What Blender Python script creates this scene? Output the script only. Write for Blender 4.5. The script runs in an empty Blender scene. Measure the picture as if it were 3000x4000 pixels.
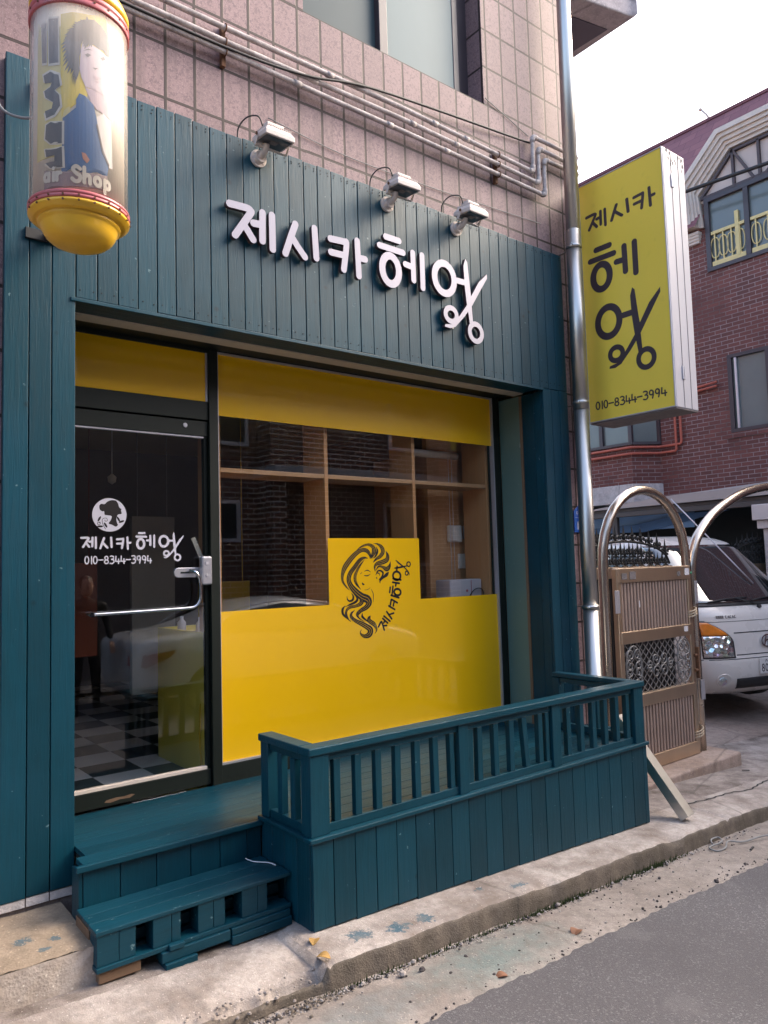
import bpy, bmesh, math, random
from mathutils import Vector, Matrix
from mathutils.geometry import delaunay_2d_cdt
random.seed(7)
S = bpy.context.scene
COL = S.collection
R = math.radians
PI = math.pi

# ------------------------------------------------------------------ object helpers
def thing(name, label, cat, loc=(0, 0, 0), rot=(0, 0, 0), group=None):
    o = bpy.data.objects.new(name, None)
    COL.objects.link(o)
    o.empty_display_size = 0.1
    o.location = loc
    o.rotation_euler = rot
    o['label'] = label
    o['category'] = cat
    if group:
        o['group'] = group
    return o

def tag(o, label, cat, group=None):
    o['label'] = label
    o['category'] = cat
    if group:
        o['group'] = group
    return o

def kind(o, k, label=None, cat=None):
    o['kind'] = k
    if label:
        o['label'] = label
    if cat:
        o['category'] = cat
    return o

LOCAL = set()     # things whose parts are modelled in the thing's own coordinates

class MB:
    """collects shapes into one mesh"""
    def __init__(s):
        s.bm = bmesh.new()
        s.mi = 0
    def face(s, pts):
        try:
            f = s.bm.faces.new([s.bm.verts.new(p) for p in pts])
            f.material_index = s.mi
            return f
        except ValueError:
            return None
    def box(s, x0, x1, y0, y1, z0, z1, M=None):
        c = [(x0, y0, z0), (x1, y0, z0), (x1, y1, z0), (x0, y1, z0), (x0, y0, z1), (x1, y0, z1), (x1, y1, z1), (x0, y1, z1)]
        v = [s.bm.verts.new(M @ Vector(p) if M else p) for p in c]
        for q in ((0, 3, 2, 1), (4, 5, 6, 7), (0, 1, 5, 4), (1, 2, 6, 5), (2, 3, 7, 6), (3, 0, 4, 7)):
            f = s.bm.faces.new([v[i] for i in q])
            f.material_index = s.mi
        return v
    def cbox(s, c, d, M=None):
        return s.box(c[0]-d[0]/2, c[0]+d[0]/2, c[1]-d[1]/2, c[1]+d[1]/2, c[2]-d[2]/2, c[2]+d[2]/2, M)
    def tube(s, path, r, seg=12, closed=False, caps=True):
        P = [Vector(p) for p in path]
        n = len(P)
        rr = r if isinstance(r, (list, tuple)) else [r]*n
        rings = []
        t0 = None
        for i in range(n):
            if closed:
                t = (P[(i+1) % n]-P[i-1]).normalized()
            else:
                t = (P[min(i+1, n-1)]-P[max(i-1, 0)]).normalized()
            if t0 is None:
                a = Vector((0, 0, 1)) if abs(t.z) < .9 else Vector((1, 0, 0))
                u = t.cross(a).normalized()
            else:
                u = (u-t*u.dot(t)).normalized()
            w = t.cross(u)
            t0 = t
            rings.append([s.bm.verts.new(P[i]+(u*math.cos(2*PI*k/seg)+w*math.sin(2*PI*k/seg))*rr[i]) for k in range(seg)])
        m = n if closed else n-1
        for i in range(m):
            a, b = rings[i], rings[(i+1) % n]
            for k in range(seg):
                f = s.bm.faces.new((a[k], a[(k+1) % seg], b[(k+1) % seg], b[k]))
                f.smooth = True
                f.material_index = s.mi
        if caps and not closed:
            for rg, rev in ((rings[0], True), (rings[-1], False)):
                f = s.bm.faces.new(list(reversed(rg)) if rev else rg)
                f.material_index = s.mi
    def rod(s, a, b, r, seg=12):
        s.tube([a, b], r, seg)
    def bar(s, a, b, w, h=None, up=(0, 0, 1)):
        """rectangular bar from a to b"""
        h = h or w
        a, b = Vector(a), Vector(b)
        t = (b-a).normalized()
        u = Vector(up)
        if abs(t.dot(u)) > .95:
            u = Vector((0, 1, 0))
        sx = t.cross(u).normalized()
        sy = sx.cross(t)
        c = []
        for p in (a, b):
            for i, j in ((-1, -1), (1, -1), (1, 1), (-1, 1)):
                c.append(s.bm.verts.new(p+sx*i*w/2+sy*j*h/2))
        for q in ((3, 2, 1, 0), (4, 5, 6, 7), (0, 1, 5, 4), (1, 2, 6, 5), (2, 3, 7, 6), (3, 0, 4, 7)):
            f = s.bm.faces.new([c[i] for i in q])
            f.material_index = s.mi
    def lathe(s, prof, c, seg=40, M=None, smooth=True):
        """prof: list of (r,z) about the vertical axis through c"""
        rings = []
        for r, z in prof:
            rg = []
            for k in range(seg):
                p = Vector((c[0]+r*math.cos(2*PI*k/seg), c[1]+r*math.sin(2*PI*k/seg), c[2]+z))
                rg.append(s.bm.verts.new(M @ p if M else p))
            rings.append(rg)
        for a, b in zip(rings, rings[1:]):
            for k in range(seg):
                f = s.bm.faces.new((a[k], a[(k+1) % seg], b[(k+1) % seg], b[k]))
                f.smooth = smooth
                f.material_index = s.mi
        for rg in (rings[0], rings[-1]):
            try:
                f = s.bm.faces.new(rg)
                f.material_index = s.mi
            except ValueError:
                pass
    def disc(s, c, ax, r, h, seg=24):
        c, ax = Vector(c), Vector(ax).normalized()
        s.rod(c, c+ax*h, r, seg)
    def loft(s, rings, closed=True, cap=True, smooth=True):
        V = [[s.bm.verts.new(p) for p in rg] for rg in rings]
        n = len(V[0])
        for a, b in zip(V, V[1:]):
            for k in range(n if closed else n-1):
                f = s.bm.faces.new((a[k], a[(k+1) % n], b[(k+1) % n], b[k]))
                f.smooth = smooth
                f.material_index = s.mi
        if cap and closed:
            s.bm.faces.new(list(reversed(V[0]))).material_index = s.mi
            s.bm.faces.new(V[-1]).material_index = s.mi
    def build(s, name, mat, parent=None, bevel=0, seg=2, recalc=True, smooth=False, merge=False):
        bm = s.bm
        if merge:
            bmesh.ops.remove_doubles(bm, verts=bm.verts, dist=1e-4)
        if recalc:
            bmesh.ops.recalc_face_normals(bm, faces=bm.faces)
        uv = bm.loops.layers.uv.new('UVMap')
        for f in bm.faces:
            n = f.normal
            ax = max(range(3), key=lambda i: abs(n[i]))
            for l in f.loops:
                p = l.vert.co
                l[uv].uv = (p.y, p.z) if ax == 0 else ((p.x, p.z) if ax == 1 else (p.x, p.y))
            if smooth:
                f.smooth = True
        me = bpy.data.meshes.new(name)
        bm.to_mesh(me)
        bm.free()
        o = bpy.data.objects.new(name, me)
        COL.objects.link(o)
        for m in (mat if isinstance(mat, (list, tuple)) else [mat]):
            me.materials.append(m)
        if parent:
            o.parent = parent
            if parent.type == 'EMPTY' and parent.name not in LOCAL:   # this mesh was modelled in world coordinates
                o.matrix_parent_inverse = Matrix.Translation(-Vector(parent.location))
        if bevel:
            b = o.modifiers.new('Bevel', 'BEVEL')
            b.width = bevel
            b.segments = seg
            b.limit_method = 'ANGLE'
            b.angle_limit = R(40)
            b.harden_normals = False
        return o

def copy_tree(o, parent=None):
    c = o.copy()
    COL.objects.link(c)
    if parent:
        c.parent = parent
    for ch in [k for k in list(S.objects) if k.parent == o]:
        copy_tree(ch, c)
    return c

# ------------------------------------------------------------------ flat art: union of 2D polygons made solid
def circ(c, r, n=20, ry=None):
    ry = ry or r
    return [(c[0]+r*math.cos(2*PI*k/n), c[1]+ry*math.sin(2*PI*k/n)) for k in range(n)]

def ringp(c, rx, ry, w, n=40):
    """annulus of midline radii rx, ry and stroke half width w, as quads"""
    out = []
    for k in range(n):
        a, b = 2*PI*k/n, 2*PI*(k+1)/n
        f = lambda t, d: (c[0]+(rx+d)*math.cos(t), c[1]+(ry+d)*math.sin(t))
        out.append([f(a, -w), f(a, w), f(b, w), f(b, -w)])
    return out

def smooth_path(pts, n=6):
    if len(pts) < 3:
        return list(pts)
    P = [pts[0]]+list(pts)+[pts[-1]]
    out = []
    for i in range(1, len(P)-2):
        p0, p1, p2, p3 = P[i-1], P[i], P[i+1], P[i+2]
        for k in range(n):
            t = k/n
            out.append(tuple(.5*(2*b+(c-a)*t+(2*a-5*b+4*c-d)*t*t+(3*b-a-3*c+d)*t**3) for a, b, c, d in zip(p0, p1, p2, p3)))
    out.append(tuple(pts[-1]))
    return out

def taper(pts, disc_n=14, sm=6):
    """pts (x, y, r): union of discs and quads along the smoothed path"""
    P = smooth_path(pts, sm)
    out = []
    for x, y, r in P:
        if r > 0:
            out.append(circ((x, y), max(r, 1e-5), disc_n))
    for (x0, y0, r0), (x1, y1, r1) in zip(P, P[1:]):
        d = math.hypot(x1-x0, y1-y0)
        if d < 1e-7:
            continue
        nx, ny = -(y1-y0)/d, (x1-x0)/d
        out.append([(x0+nx*r0, y0+ny*r0), (x0-nx*r0, y0-ny*r0), (x1-nx*r1, y1-ny*r1), (x1+nx*r1, y1+ny*r1)])
    return out

def stroke(pts, r, sm=1, disc_n=20):
    return taper([(p[0], p[1], r) for p in pts], disc_n, sm)

def xf(polys, s=1, rot=0, t=(0, 0), sy=None):
    sy = sy or s
    c, q = math.cos(rot), math.sin(rot)
    return [[((x*s)*c-(y*sy)*q+t[0], (x*s)*q+(y*sy)*c+t[1]) for x, y in p] for p in polys]

def bbox(polys):
    X = [x for p in polys for x, y in p]
    Y = [y for p in polys for x, y in p]
    return min(X), max(X), min(Y), max(Y)

def fit(polys, u0, u1, v0, v1):
    a, b, c, d = bbox(polys)
    return [[(u0+(x-a)/(b-a)*(u1-u0), v0+(y-c)/(d-c)*(v1-v0)) for x, y in p] for p in polys]

def art(name, polys, mp, depth, mat, parent=None, extra=None, side_mat=False):
    """one flat solid from the union of the polygons; mp maps (u, v, d) to a point, d is the height over the base"""
    vs, fs = [], []
    sc = 1000.0
    for p in polys:
        a = sum(p[i-1][0]*p[i][1]-p[i][0]*p[i-1][1] for i in range(len(p)))
        q = p if a > 0 else list(reversed(p))
        i0 = len(vs)
        vs += [Vector((x*sc, y*sc)) for x, y in q]
        fs.append(list(range(i0, i0+len(q))))
    if extra:
        vs += [Vector((x*sc, y*sc)) for x, y in extra]
    V, E, F, ov, oe, of = delaunay_2d_cdt(vs, [], fs, 0, 1e-3)
    F = [f for f, o in zip(F, of) if len(o)]
    m = MB()
    top, bot, cnt = {}, {}, {}
    for f in F:
        for i in f:
            if i not in top:
                top[i] = m.bm.verts.new(mp(V[i].x/sc, V[i].y/sc, depth))
        for a, b in zip(f, list(f[1:])+[f[0]]):
            cnt[(a, b)] = cnt.get((a, b), 0)+1
        m.bm.faces.new([top[i] for i in f])
    for (a, b) in list(cnt):
        if (b, a) not in cnt:
            for i in (a, b):
                if i not in bot:
                    bot[i] = m.bm.verts.new(mp(V[i].x/sc, V[i].y/sc, 0))
            try:
                fc = m.bm.faces.new((top[b], top[a], bot[a], bot[b]))
                if side_mat:
                    fc.material_index = 1
            except ValueError:
                pass
    return m.build(name, mat, parent)

DIG = {'0': [('r', .3, .5, .24, .44)], '1': [('s', (.3, .95), (.3, .05))], '-': [('s', (.02, .5), (.58, .5))],
       '8': [('r', .3, .72, .2, .22), ('r', .3, .26, .25, .22)],
       '3': [('s', (.08, .93), (.3, .97), (.5, .86), (.48, .64), (.25, .54)), ('s', (.25, .54), (.53, .46), (.55, .2), (.34, .03), (.05, .08))],
       '4': [('s', (.1, .95), (.06, .3), (.62, .3)), ('s', (.45, .6), (.45, .0))],
       '9': [('r', .28, .68, .22, .26), ('s', (.52, .75), (.5, .4), (.4, .02))],
       '7': [('s', (.05, .94), (.55, .94), (.22, .03))], '6': [('r', .3, .28, .23, .24), ('s', (.42, .97), (.12, .6), (.08, .3))],
       '2': [('s', (.08, .8), (.3, .97), (.52, .78), (.4, .5), (.06, .05), (.56, .05))],
       'a': [('r', .28, .3, .2, .24), ('s', (.5, .55), (.5, .04))], 'i': [('s', (.15, .55), (.15, .04)), ('s', (.15, .83), (.15, .84))],
       'r': [('s', (.12, .55), (.12, .04)), ('s', (.12, .35), (.24, .52), (.4, .53))],
       'S': [('s', (.55, .84), (.3, .97), (.08, .8), (.28, .55), (.55, .4), (.5, .12), (.25, .03), (.04, .18))],
       'h': [('s', (.1, .97), (.1, .04)), ('s', (.1, .36), (.3, .54), (.46, .42), (.47, .04))],
       'o': [('r', .28, .3, .22, .25)], 'p': [('r', .3, .3, .2, .24), ('s', (.1, .55), (.1, -.25))]}
ADV = {'1': .34, 'i': .3, 'r': .45, ' ': .4}
def digits(txt, r=.07):
    out, x = [], 0
    for ch in txt:
        for s_ in DIG.get(ch, []):
            if s_[0] == 'r':
                out += ringp((x+s_[1], s_[2]), s_[3], s_[4], r, 24)
            else:
                out += stroke([(x+p[0]-(.13 if ch == '1' else 0), p[1]) for p in s_[1:]], r, 4 if len(s_) > 4 else 1, 12)
        x += ADV.get(ch, .72)
    return out

# ------------------------------------------------------------------ materials
def mat_new(name):
    m = bpy.data.materials.new(name)
    m.use_nodes = True
    nt = m.node_tree
    for n in list(nt.nodes):
        nt.nodes.remove(n)
    o = nt.nodes.new('ShaderNodeOutputMaterial')
    return m, nt, o

class N:
    """tiny node builder"""
    def __init__(s, name):
        s.m, s.nt, s.out = mat_new(name)
    def n(s, t, **k):
        nd = s.nt.nodes.new(t)
        for a, b in k.items():
            setattr(nd, a, b)
        return nd
    def l(s, a, b):
        s.nt.links.new(a, b)
    def val(s, sock, v):
        if hasattr(v, 'is_linked') or hasattr(v, 'links'):
            s.l(v, sock)
        else:
            sock.default_value = v
    def coord(s, kind='UV', scale=(1, 1, 1), loc=(0, 0, 0), rot=(0, 0, 0)):
        tc = s.n('ShaderNodeTexCoord')
        mp = s.n('ShaderNodeMapping')
        mp.inputs['Scale'].default_value = scale
        mp.inputs['Location'].default_value = loc
        mp.inputs['Rotation'].default_value = rot
        s.l(tc.outputs[kind], mp.inputs['Vector'])
        return mp.outputs[0]
    def noise(s, vec, scale, detail=4, rough=.55, dist=0):
        t = s.n('ShaderNodeTexNoise')
        s.l(vec, t.inputs['Vector'])
        t.inputs['Scale'].default_value = scale
        t.inputs['Detail'].default_value = detail
        t.inputs['Roughness'].default_value = rough
        t.inputs['Distortion'].default_value = dist
        return t.outputs['Fac']
    def vor(s, vec, scale, feature='F1', out='Distance'):
        t = s.n('ShaderNodeTexVoronoi')
        t.feature = feature
        s.l(vec, t.inputs['Vector'])
        t.inputs['Scale'].default_value = scale
        return t.outputs[out]
    def ramp(s, fac, stops, interp='LINEAR'):
        r = s.n('ShaderNodeValToRGB')
        cr = r.color_ramp
        cr.interpolation = interp
        while len(cr.elements) < len(stops):
            cr.elements.new(.5)
        for e, (p, c) in zip(cr.elements, stops):
            e.position = p
            e.color = (c, c, c, 1) if isinstance(c, (int, float)) else (*c, 1)
        s.l(fac, r.inputs[0])
        return r.outputs[0]
    def mix(s, fac, a, b, mode='MIX'):
        x = s.n('ShaderNodeMix')
        x.data_type = 'RGBA'
        x.blend_type = mode
        s.val(x.inputs[0], fac)
        for sock, v in ((x.inputs[6], a), (x.inputs[7], b)):
            if isinstance(v, (tuple, list)):
                sock.default_value = (*v, 1) if len(v) == 3 else v
            else:
                s.l(v, sock)
        return x.outputs[2]
    def math(s, op, a, b=0.0, clamp=False):
        x = s.n('ShaderNodeMath')
        x.operation = op
        x.use_clamp = clamp
        s.val(x.inputs[0], a)
        s.val(x.inputs[1], b)
        return x.outputs[0]
    def island(s):
        return s.n('ShaderNodeNewGeometry').outputs['Random Per Island']
    def bump(s, h, strength=.3, dist=.01):
        b = s.n('ShaderNodeBump')
        b.inputs['Strength'].default_value = strength
        b.inputs['Distance'].default_value = dist
        s.l(h, b.inputs['Height'])
        return b.outputs[0]
    def bsdf(s, color, rough=.5, metal=0.0, spec=.5, normal=None, coat=0.0, coat_r=.05):
        p = s.n('ShaderNodeBsdfPrincipled')
        if isinstance(color, (tuple, list)):
            p.inputs['Base Color'].default_value = (*color, 1)
        else:
            s.l(color, p.inputs['Base Color'])
        s.val(p.inputs['Roughness'], rough)
        s.val(p.inputs['Metallic'], metal)
        p.inputs['Specular IOR Level'].default_value = spec
        p.inputs['Coat Weight'].default_value = coat
        p.inputs['Coat Roughness'].default_value = coat_r
        if normal is not None:
            s.l(normal, p.inputs['Normal'])
        s.l(p.outputs[0], s.out.inputs[0])
        s.p = p
        return s.m

def plain(name, c, rough=.5, metal=0., spec=.5, coat=0., var=.12, scale=6., bump=0.):
    """painted / plastic / metal with a little dirt and unevenness"""
    b = N(name)
    v = b.coord('Object')
    n = b.noise(v, scale, 5, .6)
    col = b.mix(n, tuple(x*(1-var) for x in c), tuple(min(1, x*(1+var)) for x in c))
    n2 = b.noise(v, scale*9, 3)
    col = b.mix(b.ramp(n2, [(.62, 0.), (.8, 1.)]), col, tuple(x*(1-var*1.4) for x in c))
    ro = b.math('ADD', b.math('MULTIPLY', n, .22), max(0., rough-.11))
    nm = b.bump(b.noise(v, scale*14, 4), bump, .004) if bump else None
    return b.bsdf(col, ro, metal, spec, nm, coat)

def m_teal(name, grain='v', tint=1.0, rough=.42, base=(.0014, .0405, .062), worn=.0):
    b = N(name)
    isl = b.island()
    sc = {'v': (26, 26, 1.6), 'h': (1.6, 26, 26)}[grain]
    off = b.n('ShaderNodeVectorMath', operation='ADD')
    tc = b.coord('Object')
    cv = b.n('ShaderNodeCombineXYZ')
    b.l(b.math('MULTIPLY', isl, 37.0), cv.inputs[0])
    b.l(b.math('MULTIPLY', isl, 11.0), cv.inputs[2])
    b.l(tc, off.inputs[0])
    b.l(cv.outputs[0], off.inputs[1])
    mp = b.n('ShaderNodeMapping')
    mp.inputs['Scale'].default_value = sc
    b.l(off.outputs[0], mp.inputs['Vector'])
    g = b.noise(mp.outputs[0], 3.0, 6, .65, .6)
    big = b.noise(off.outputs[0], 2.4, 4, .6)
    B = tuple(x*tint for x in base)
    col = b.mix(isl, tuple(x*.80 for x in B), tuple(x*1.20 for x in B))
    col = b.mix(b.ramp(g, [(.40, 0.), (.78, .55)]), col, tuple(x*.55 for x in B))
    col = b.mix(b.ramp(big, [(.44, 0.), (.76, .55)]), col, (B[0]*2+.002, B[1]*1.35, B[2]*1.42))
    # knots: sparse dark spots
    kn = b.vor(off.outputs[0], 4.2)
    col = b.mix(b.ramp(kn, [(.03, .75), (.075, 0.)]), col, tuple(x*.35 for x in B))
    # nicks in the paint
    nk = b.noise(off.outputs[0], 34, 3, .5)
    col = b.mix(b.ramp(nk, [(.735-worn*.3, 0.), (.76-worn*.3, .6)]), col, (.16, .26, .28))
    ro = b.math('ADD', b.math('MULTIPLY', g, .25), rough-.12)
    h = b.math('ADD', b.math('MULTIPLY', g, .9), b.math('MULTIPLY', big, .5))
    return b.bsdf(col, ro, 0, .32, b.bump(h, .4, .004))

M = {}
M['teal'] = m_teal('teal_board_paint')
M['teal_h'] = m_teal('teal_deck_paint', 'h', 1.0, .38, worn=.06)
M['teal_worn'] = m_teal('teal_step_paint', 'h', .95, .45, worn=.12)
M['dark_gap'] = plain('dark_gap', (.006, .012, .014), .8)

def m_tile():
    b = N('pink_granite_tile')
    uv = b.coord('UV', loc=(-.005, -.15, 0))
    br = b.n('ShaderNodeTexBrick')
    br.offset = 0
    br.squash = 1
    b.l(uv, br.inputs['Vector'])
    br.inputs['Scale'].default_value = 1
    br.inputs['Brick Width'].default_value = .165
    br.inputs['Row Height'].default_value = .295
    br.inputs['Mortar Size'].default_value = .0092
    br.inputs['Mortar Smooth'].default_value = .25
    br.inputs['Bias'].default_value = 0
    br.inputs['Color1'].default_value = (.25, .163, .170, 1)
    br.inputs['Color2'].default_value = (.185, .120, .126, 1)
    br.inputs['Mortar'].default_value = (.05, .028, .028, 1)
    ob = b.coord('Object')
    sp = b.noise(ob, 62, 3, .7)
    sp2 = b.noise(ob, 150, 2, .6)
    col = b.mix(b.ramp(sp, [(.50, 0.), (.60, .85)]), br.outputs['Color'], (.12, .075, .085))
    col = b.mix(b.ramp(sp2, [(.55, 0.), (.68, .55)]), col, (.44, .325, .325))
    dirt = b.noise(b.coord('Object', (1.1, 1, .5)), 1.6, 5, .65)
    col = b.mix(b.ramp(dirt, [(.45, 0.), (.8, .45)]), col, (.17, .105, .11))
    st = b.noise(b.coord('Object', (9, 1, .55)), 2.2, 4, .6)
    z_ = b.n('ShaderNodeSeparateXYZ'); b.l(b.coord('Object'), z_.inputs[0])
    band = b.ramp(b.math('MULTIPLY', b.math('SUBTRACT', z_.outputs[2], 3.4), 1.3), [(0., .25), (.8, 1.), (.84, .15)])
    col = b.mix(b.math('MULTIPLY', b.ramp(st, [(.48, 0.), (.68, .75)]), band), col, (.11, .075, .075))
    # mortar on top again
    col = b.mix(br.outputs['Fac'], col, b.mix(b.noise(ob, 18, 3), (.012, .007, .007), (.045, .026, .024)))
    h = b.math('SUBTRACT', b.math('MULTIPLY', sp, .25), br.outputs['Fac'])
    return b.bsdf(col, .62, 0, .4, b.bump(h, .6, .006))
M['tile'] = m_tile()

def m_brick(name, c1, c2, mortar, w=.2, hgt=.068, dirt=.4, joint=.006):
    b = N(name)
    uv = b.coord('UV')
    br = b.n('ShaderNodeTexBrick')
    b.l(uv, br.inputs['Vector'])
    for k, v in (('Scale', 1), ('Brick Width', w), ('Row Height', hgt), ('Mortar Size', joint), ('Mortar Smooth', .3), ('Bias', 0)):
        br.inputs[k].default_value = v
    br.inputs['Color1'].default_value = (*c1, 1)
    br.inputs['Color2'].default_value = (*c2, 1)
    br.inputs['Mortar'].default_value = (*mortar, 1)
    ob = b.coord('Object')
    n = b.noise(ob, 40, 4, .6)
    col = b.mix(b.math('MULTIPLY', n, .55), br.outputs['Color'], tuple(x*.45 for x in c2))
    d = b.noise(ob, 1.3, 5, .65)
    mort = b.mix(b.ramp(d, [(.35, 0.), (.6, 1.)]), tuple(x*.28 for x in mortar), mortar)
    col = b.mix(br.outputs['Fac'], col, mort)
    col = b.mix(b.ramp(d, [(.5, 0.), (.85, dirt)]), col, (.1, .06, .06))
    h = b.math('SUBTRACT', b.math('MULTIPLY', n, .4), br.outputs['Fac'])
    return b.bsdf(col, .8, 0, .3, b.bump(h, .7, .01))
M['brick'] = m_brick('red_brick', (.235, .088, .074), (.155, .062, .056), (.36, .29, .28))
M['brick_far'] = m_brick('brown_brick', (.21, .085, .055), (.14, .06, .045), (.95, .84, .72), .26, .10, .1, .012)

def m_concrete(name, c, stain=(.1, .07, .055), paint=None, rough=.85, amt=.7, scale=1.0):
    b = N(name)
    ob = b.coord('Object')
    n1 = b.noise(ob, 2.2*scale, 6, .65)
    n2 = b.noise(ob, 38*scale, 5, .7)
    n3 = b.vor(ob, 90*scale)
    col = b.mix(n2, tuple(x*.72 for x in c), tuple(min(1, x*1.18) for x in c))
    col = b.mix(b.ramp(n1, [(.40, 0.), (.64, amt)]), col, stain)
    col = b.mix(b.ramp(n3, [(.12, .4), (.25, 0.)]), col, tuple(x*.5 for x in c))
    if paint:
        for (px, py, rx, ry, a, cc, thr) in paint:
            mp = b.coord('Object', (1/rx, 1/ry, 0), (-px/rx, -py/ry, 0))
            ln = b.n('ShaderNodeVectorMath', operation='LENGTH')
            b.l(mp, ln.inputs[0])
            m = b.math('SUBTRACT', 1.0, ln.outputs['Value'], True)
            nn = b.noise(ob, 38 if thr > .3 else 9, 4, .7)
            f = b.ramp(b.math('ADD', b.math('MULTIPLY', m, .45), b.math('MULTIPLY', nn, .75)), [(thr+.16, 0.), (thr+.22, a)] if thr > .3 else [(.35, 0.), (.75, a)])
            f = b.math('MULTIPLY', f, b.ramp(m, [(0., 0.), (.12, 1.)]))
            col = b.mix(f, col, cc)
    n4 = b.noise(ob, 13*scale, 6, .75)
    col = b.mix(b.ramp(n4, [(.46, 0.), (.62, .55)]), col, tuple(x*.48 for x in c))
    n5 = b.vor(ob, 34*scale)
    col = b.mix(b.ramp(n5, [(.10, .55), (.17, 0.)]), col, tuple(min(.8, x*1.55) for x in c))
    crk = b.vor(b.coord('Object', (1, 1, 1), (3.1, 1.7, 0)), .48, 'DISTANCE_TO_EDGE')
    wob = b.math('ADD', crk, b.math('MULTIPLY', b.math('SUBTRACT', n4, .5), .035))
    col = b.mix(b.ramp(wob, [(.001, .55), (.005, 0.)]), col, tuple(x*.25 for x in c))
    h = b.math('ADD', b.math('ADD', n2, n4), b.math('MULTIPLY', n3, .5))
    return b.bsdf(col, rough, 0, .3, b.bump(h, .38, .008))

TP = (.02, .085, .125)
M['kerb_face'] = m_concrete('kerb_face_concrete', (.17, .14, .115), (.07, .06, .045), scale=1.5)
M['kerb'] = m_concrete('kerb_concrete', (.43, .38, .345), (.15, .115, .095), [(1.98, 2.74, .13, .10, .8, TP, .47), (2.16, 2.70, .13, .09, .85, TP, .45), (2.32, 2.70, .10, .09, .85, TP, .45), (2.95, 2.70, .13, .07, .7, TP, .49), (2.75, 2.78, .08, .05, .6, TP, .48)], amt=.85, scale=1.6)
M['sidewalk'] = m_concrete('sidewalk_concrete', (.36, .31, .28), (.09, .07, .058), amt=.95, scale=1.5)
M['gutter'] = m_concrete('gutter_concrete', (.31, .27, .24), (.17, .14, .12), [(2.45, 2.40, .55, .22, .6, (.10, .17, .165), .2), (1.75, 2.38, .35, .16, .4, (.08, .14, .16), .2)], scale=1.3)
M['court'] = m_concrete('courtyard_concrete', (.30, .245, .215), (.18, .14, .12))
M['block'] = m_concrete('step_concrete', (.33, .26, .19), (.16, .12, .085), [(.74, 3.30, .10, .07, .8, TP, .47), (.86, 3.25, .07, .05, .75, TP, .47), (.60, 3.27, .10, .06, .8, TP, .46), (.80, 3.18, .05, .04, .7, TP, .47)])
M['block_face'] = m_concrete('step_render', (.55, .48, .42), (.22, .17, .13))
M['sill'] = m_concrete('gate_sill_concrete', (.40, .31, .26), (.2, .13, .09))
M['granite'] = m_concrete('granite_base', (.20, .165, .155), (.09, .07, .07), scale=3)
M['band'] = m_concrete('white_render', (.62, .58, .57), (.36, .32, .31), amt=.5)
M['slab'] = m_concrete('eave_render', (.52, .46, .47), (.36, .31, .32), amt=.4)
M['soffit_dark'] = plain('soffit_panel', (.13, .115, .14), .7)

def m_asphalt():
    b = N('asphalt')
    ob = b.coord('Object')
    n = b.noise(ob, 120, 4, .8)
    v = b.vor(ob, 150, out='Color')
    col = b.mix(b.ramp(n, [(.3, 0.), (.7, 1.)]), (.070, .066, .069), (.135, .128, .133))
    sp = b.n('ShaderNodeSeparateColor')
    b.l(v, sp.inputs[0])
    col = b.mix(b.ramp(sp.outputs[0], [(.84, 0.), (.95, .55)]), col, (.26, .247, .25))
    big = b.noise(ob, 1.1, 4, .6)
    col = b.mix(b.ramp(big, [(.38, 0.), (.68, .6)]), col, (.072, .067, .071))
    bl = b.noise(ob, 3.3, 3, .5)
    col = b.mix(b.ramp(bl, [(.6, 0.), (.66, .35)]), col, (.15, .14, .142))
    return b.bsdf(col, .8, 0, .35, b.bump(b.math('ADD', n, b.math('MULTIPLY', b.vor(ob, 230), .7)), .6, .004))
M['asphalt'] = m_asphalt()

def m_yellow():
    b = N('yellow_film')
    v = b.coord('Object')
    n = b.noise(b.coord('Object', (1, 1, .35)), 1.6, 3)
    col = b.mix(n, (.77, .435, .003), (.86, .50, .004))
    return b.bsdf(col, .22, 0, .5, None, .6, .02)
M['film'] = m_yellow()
M['black_film'] = plain('black_film', (.014, .011, .012), .55, 0, .3)
M['white_film'] = plain('white_film', (.58, .57, .65), .5, var=.03)
M['grey_film'] = plain('grey_film', (.05, .045, .05), .5)

def m_glass(name, base=.055, tint=(1, 1, 1)):
    b = N(name)
    lw = b.n('ShaderNodeLayerWeight')
    lw.inputs['Blend'].default_value = .5
    f = b.math('POWER', lw.outputs['Facing'], 5.0)
    f = b.math('ADD', b.math('MULTIPLY', f, .92), base, True)
    t = b.n('ShaderNodeBsdfTransparent')
    t.inputs[0].default_value = (*tint, 1)
    g = b.n('ShaderNodeBsdfGlossy')
    g.inputs['Roughness'].default_value = .004
    mx = b.n('ShaderNodeMixShader')
    b.l(f, mx.inputs[0])
    b.l(t.outputs[0], mx.inputs[1])
    b.l(g.outputs[0], mx.inputs[2])
    b.l(mx.outputs[0], b.out.inputs[0])
    return b.m
M['glass'] = m_glass('shop_glass', .105, (.96, .97, .96))
M['glass_clear'] = m_glass('lamp_glass', .05)

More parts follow.
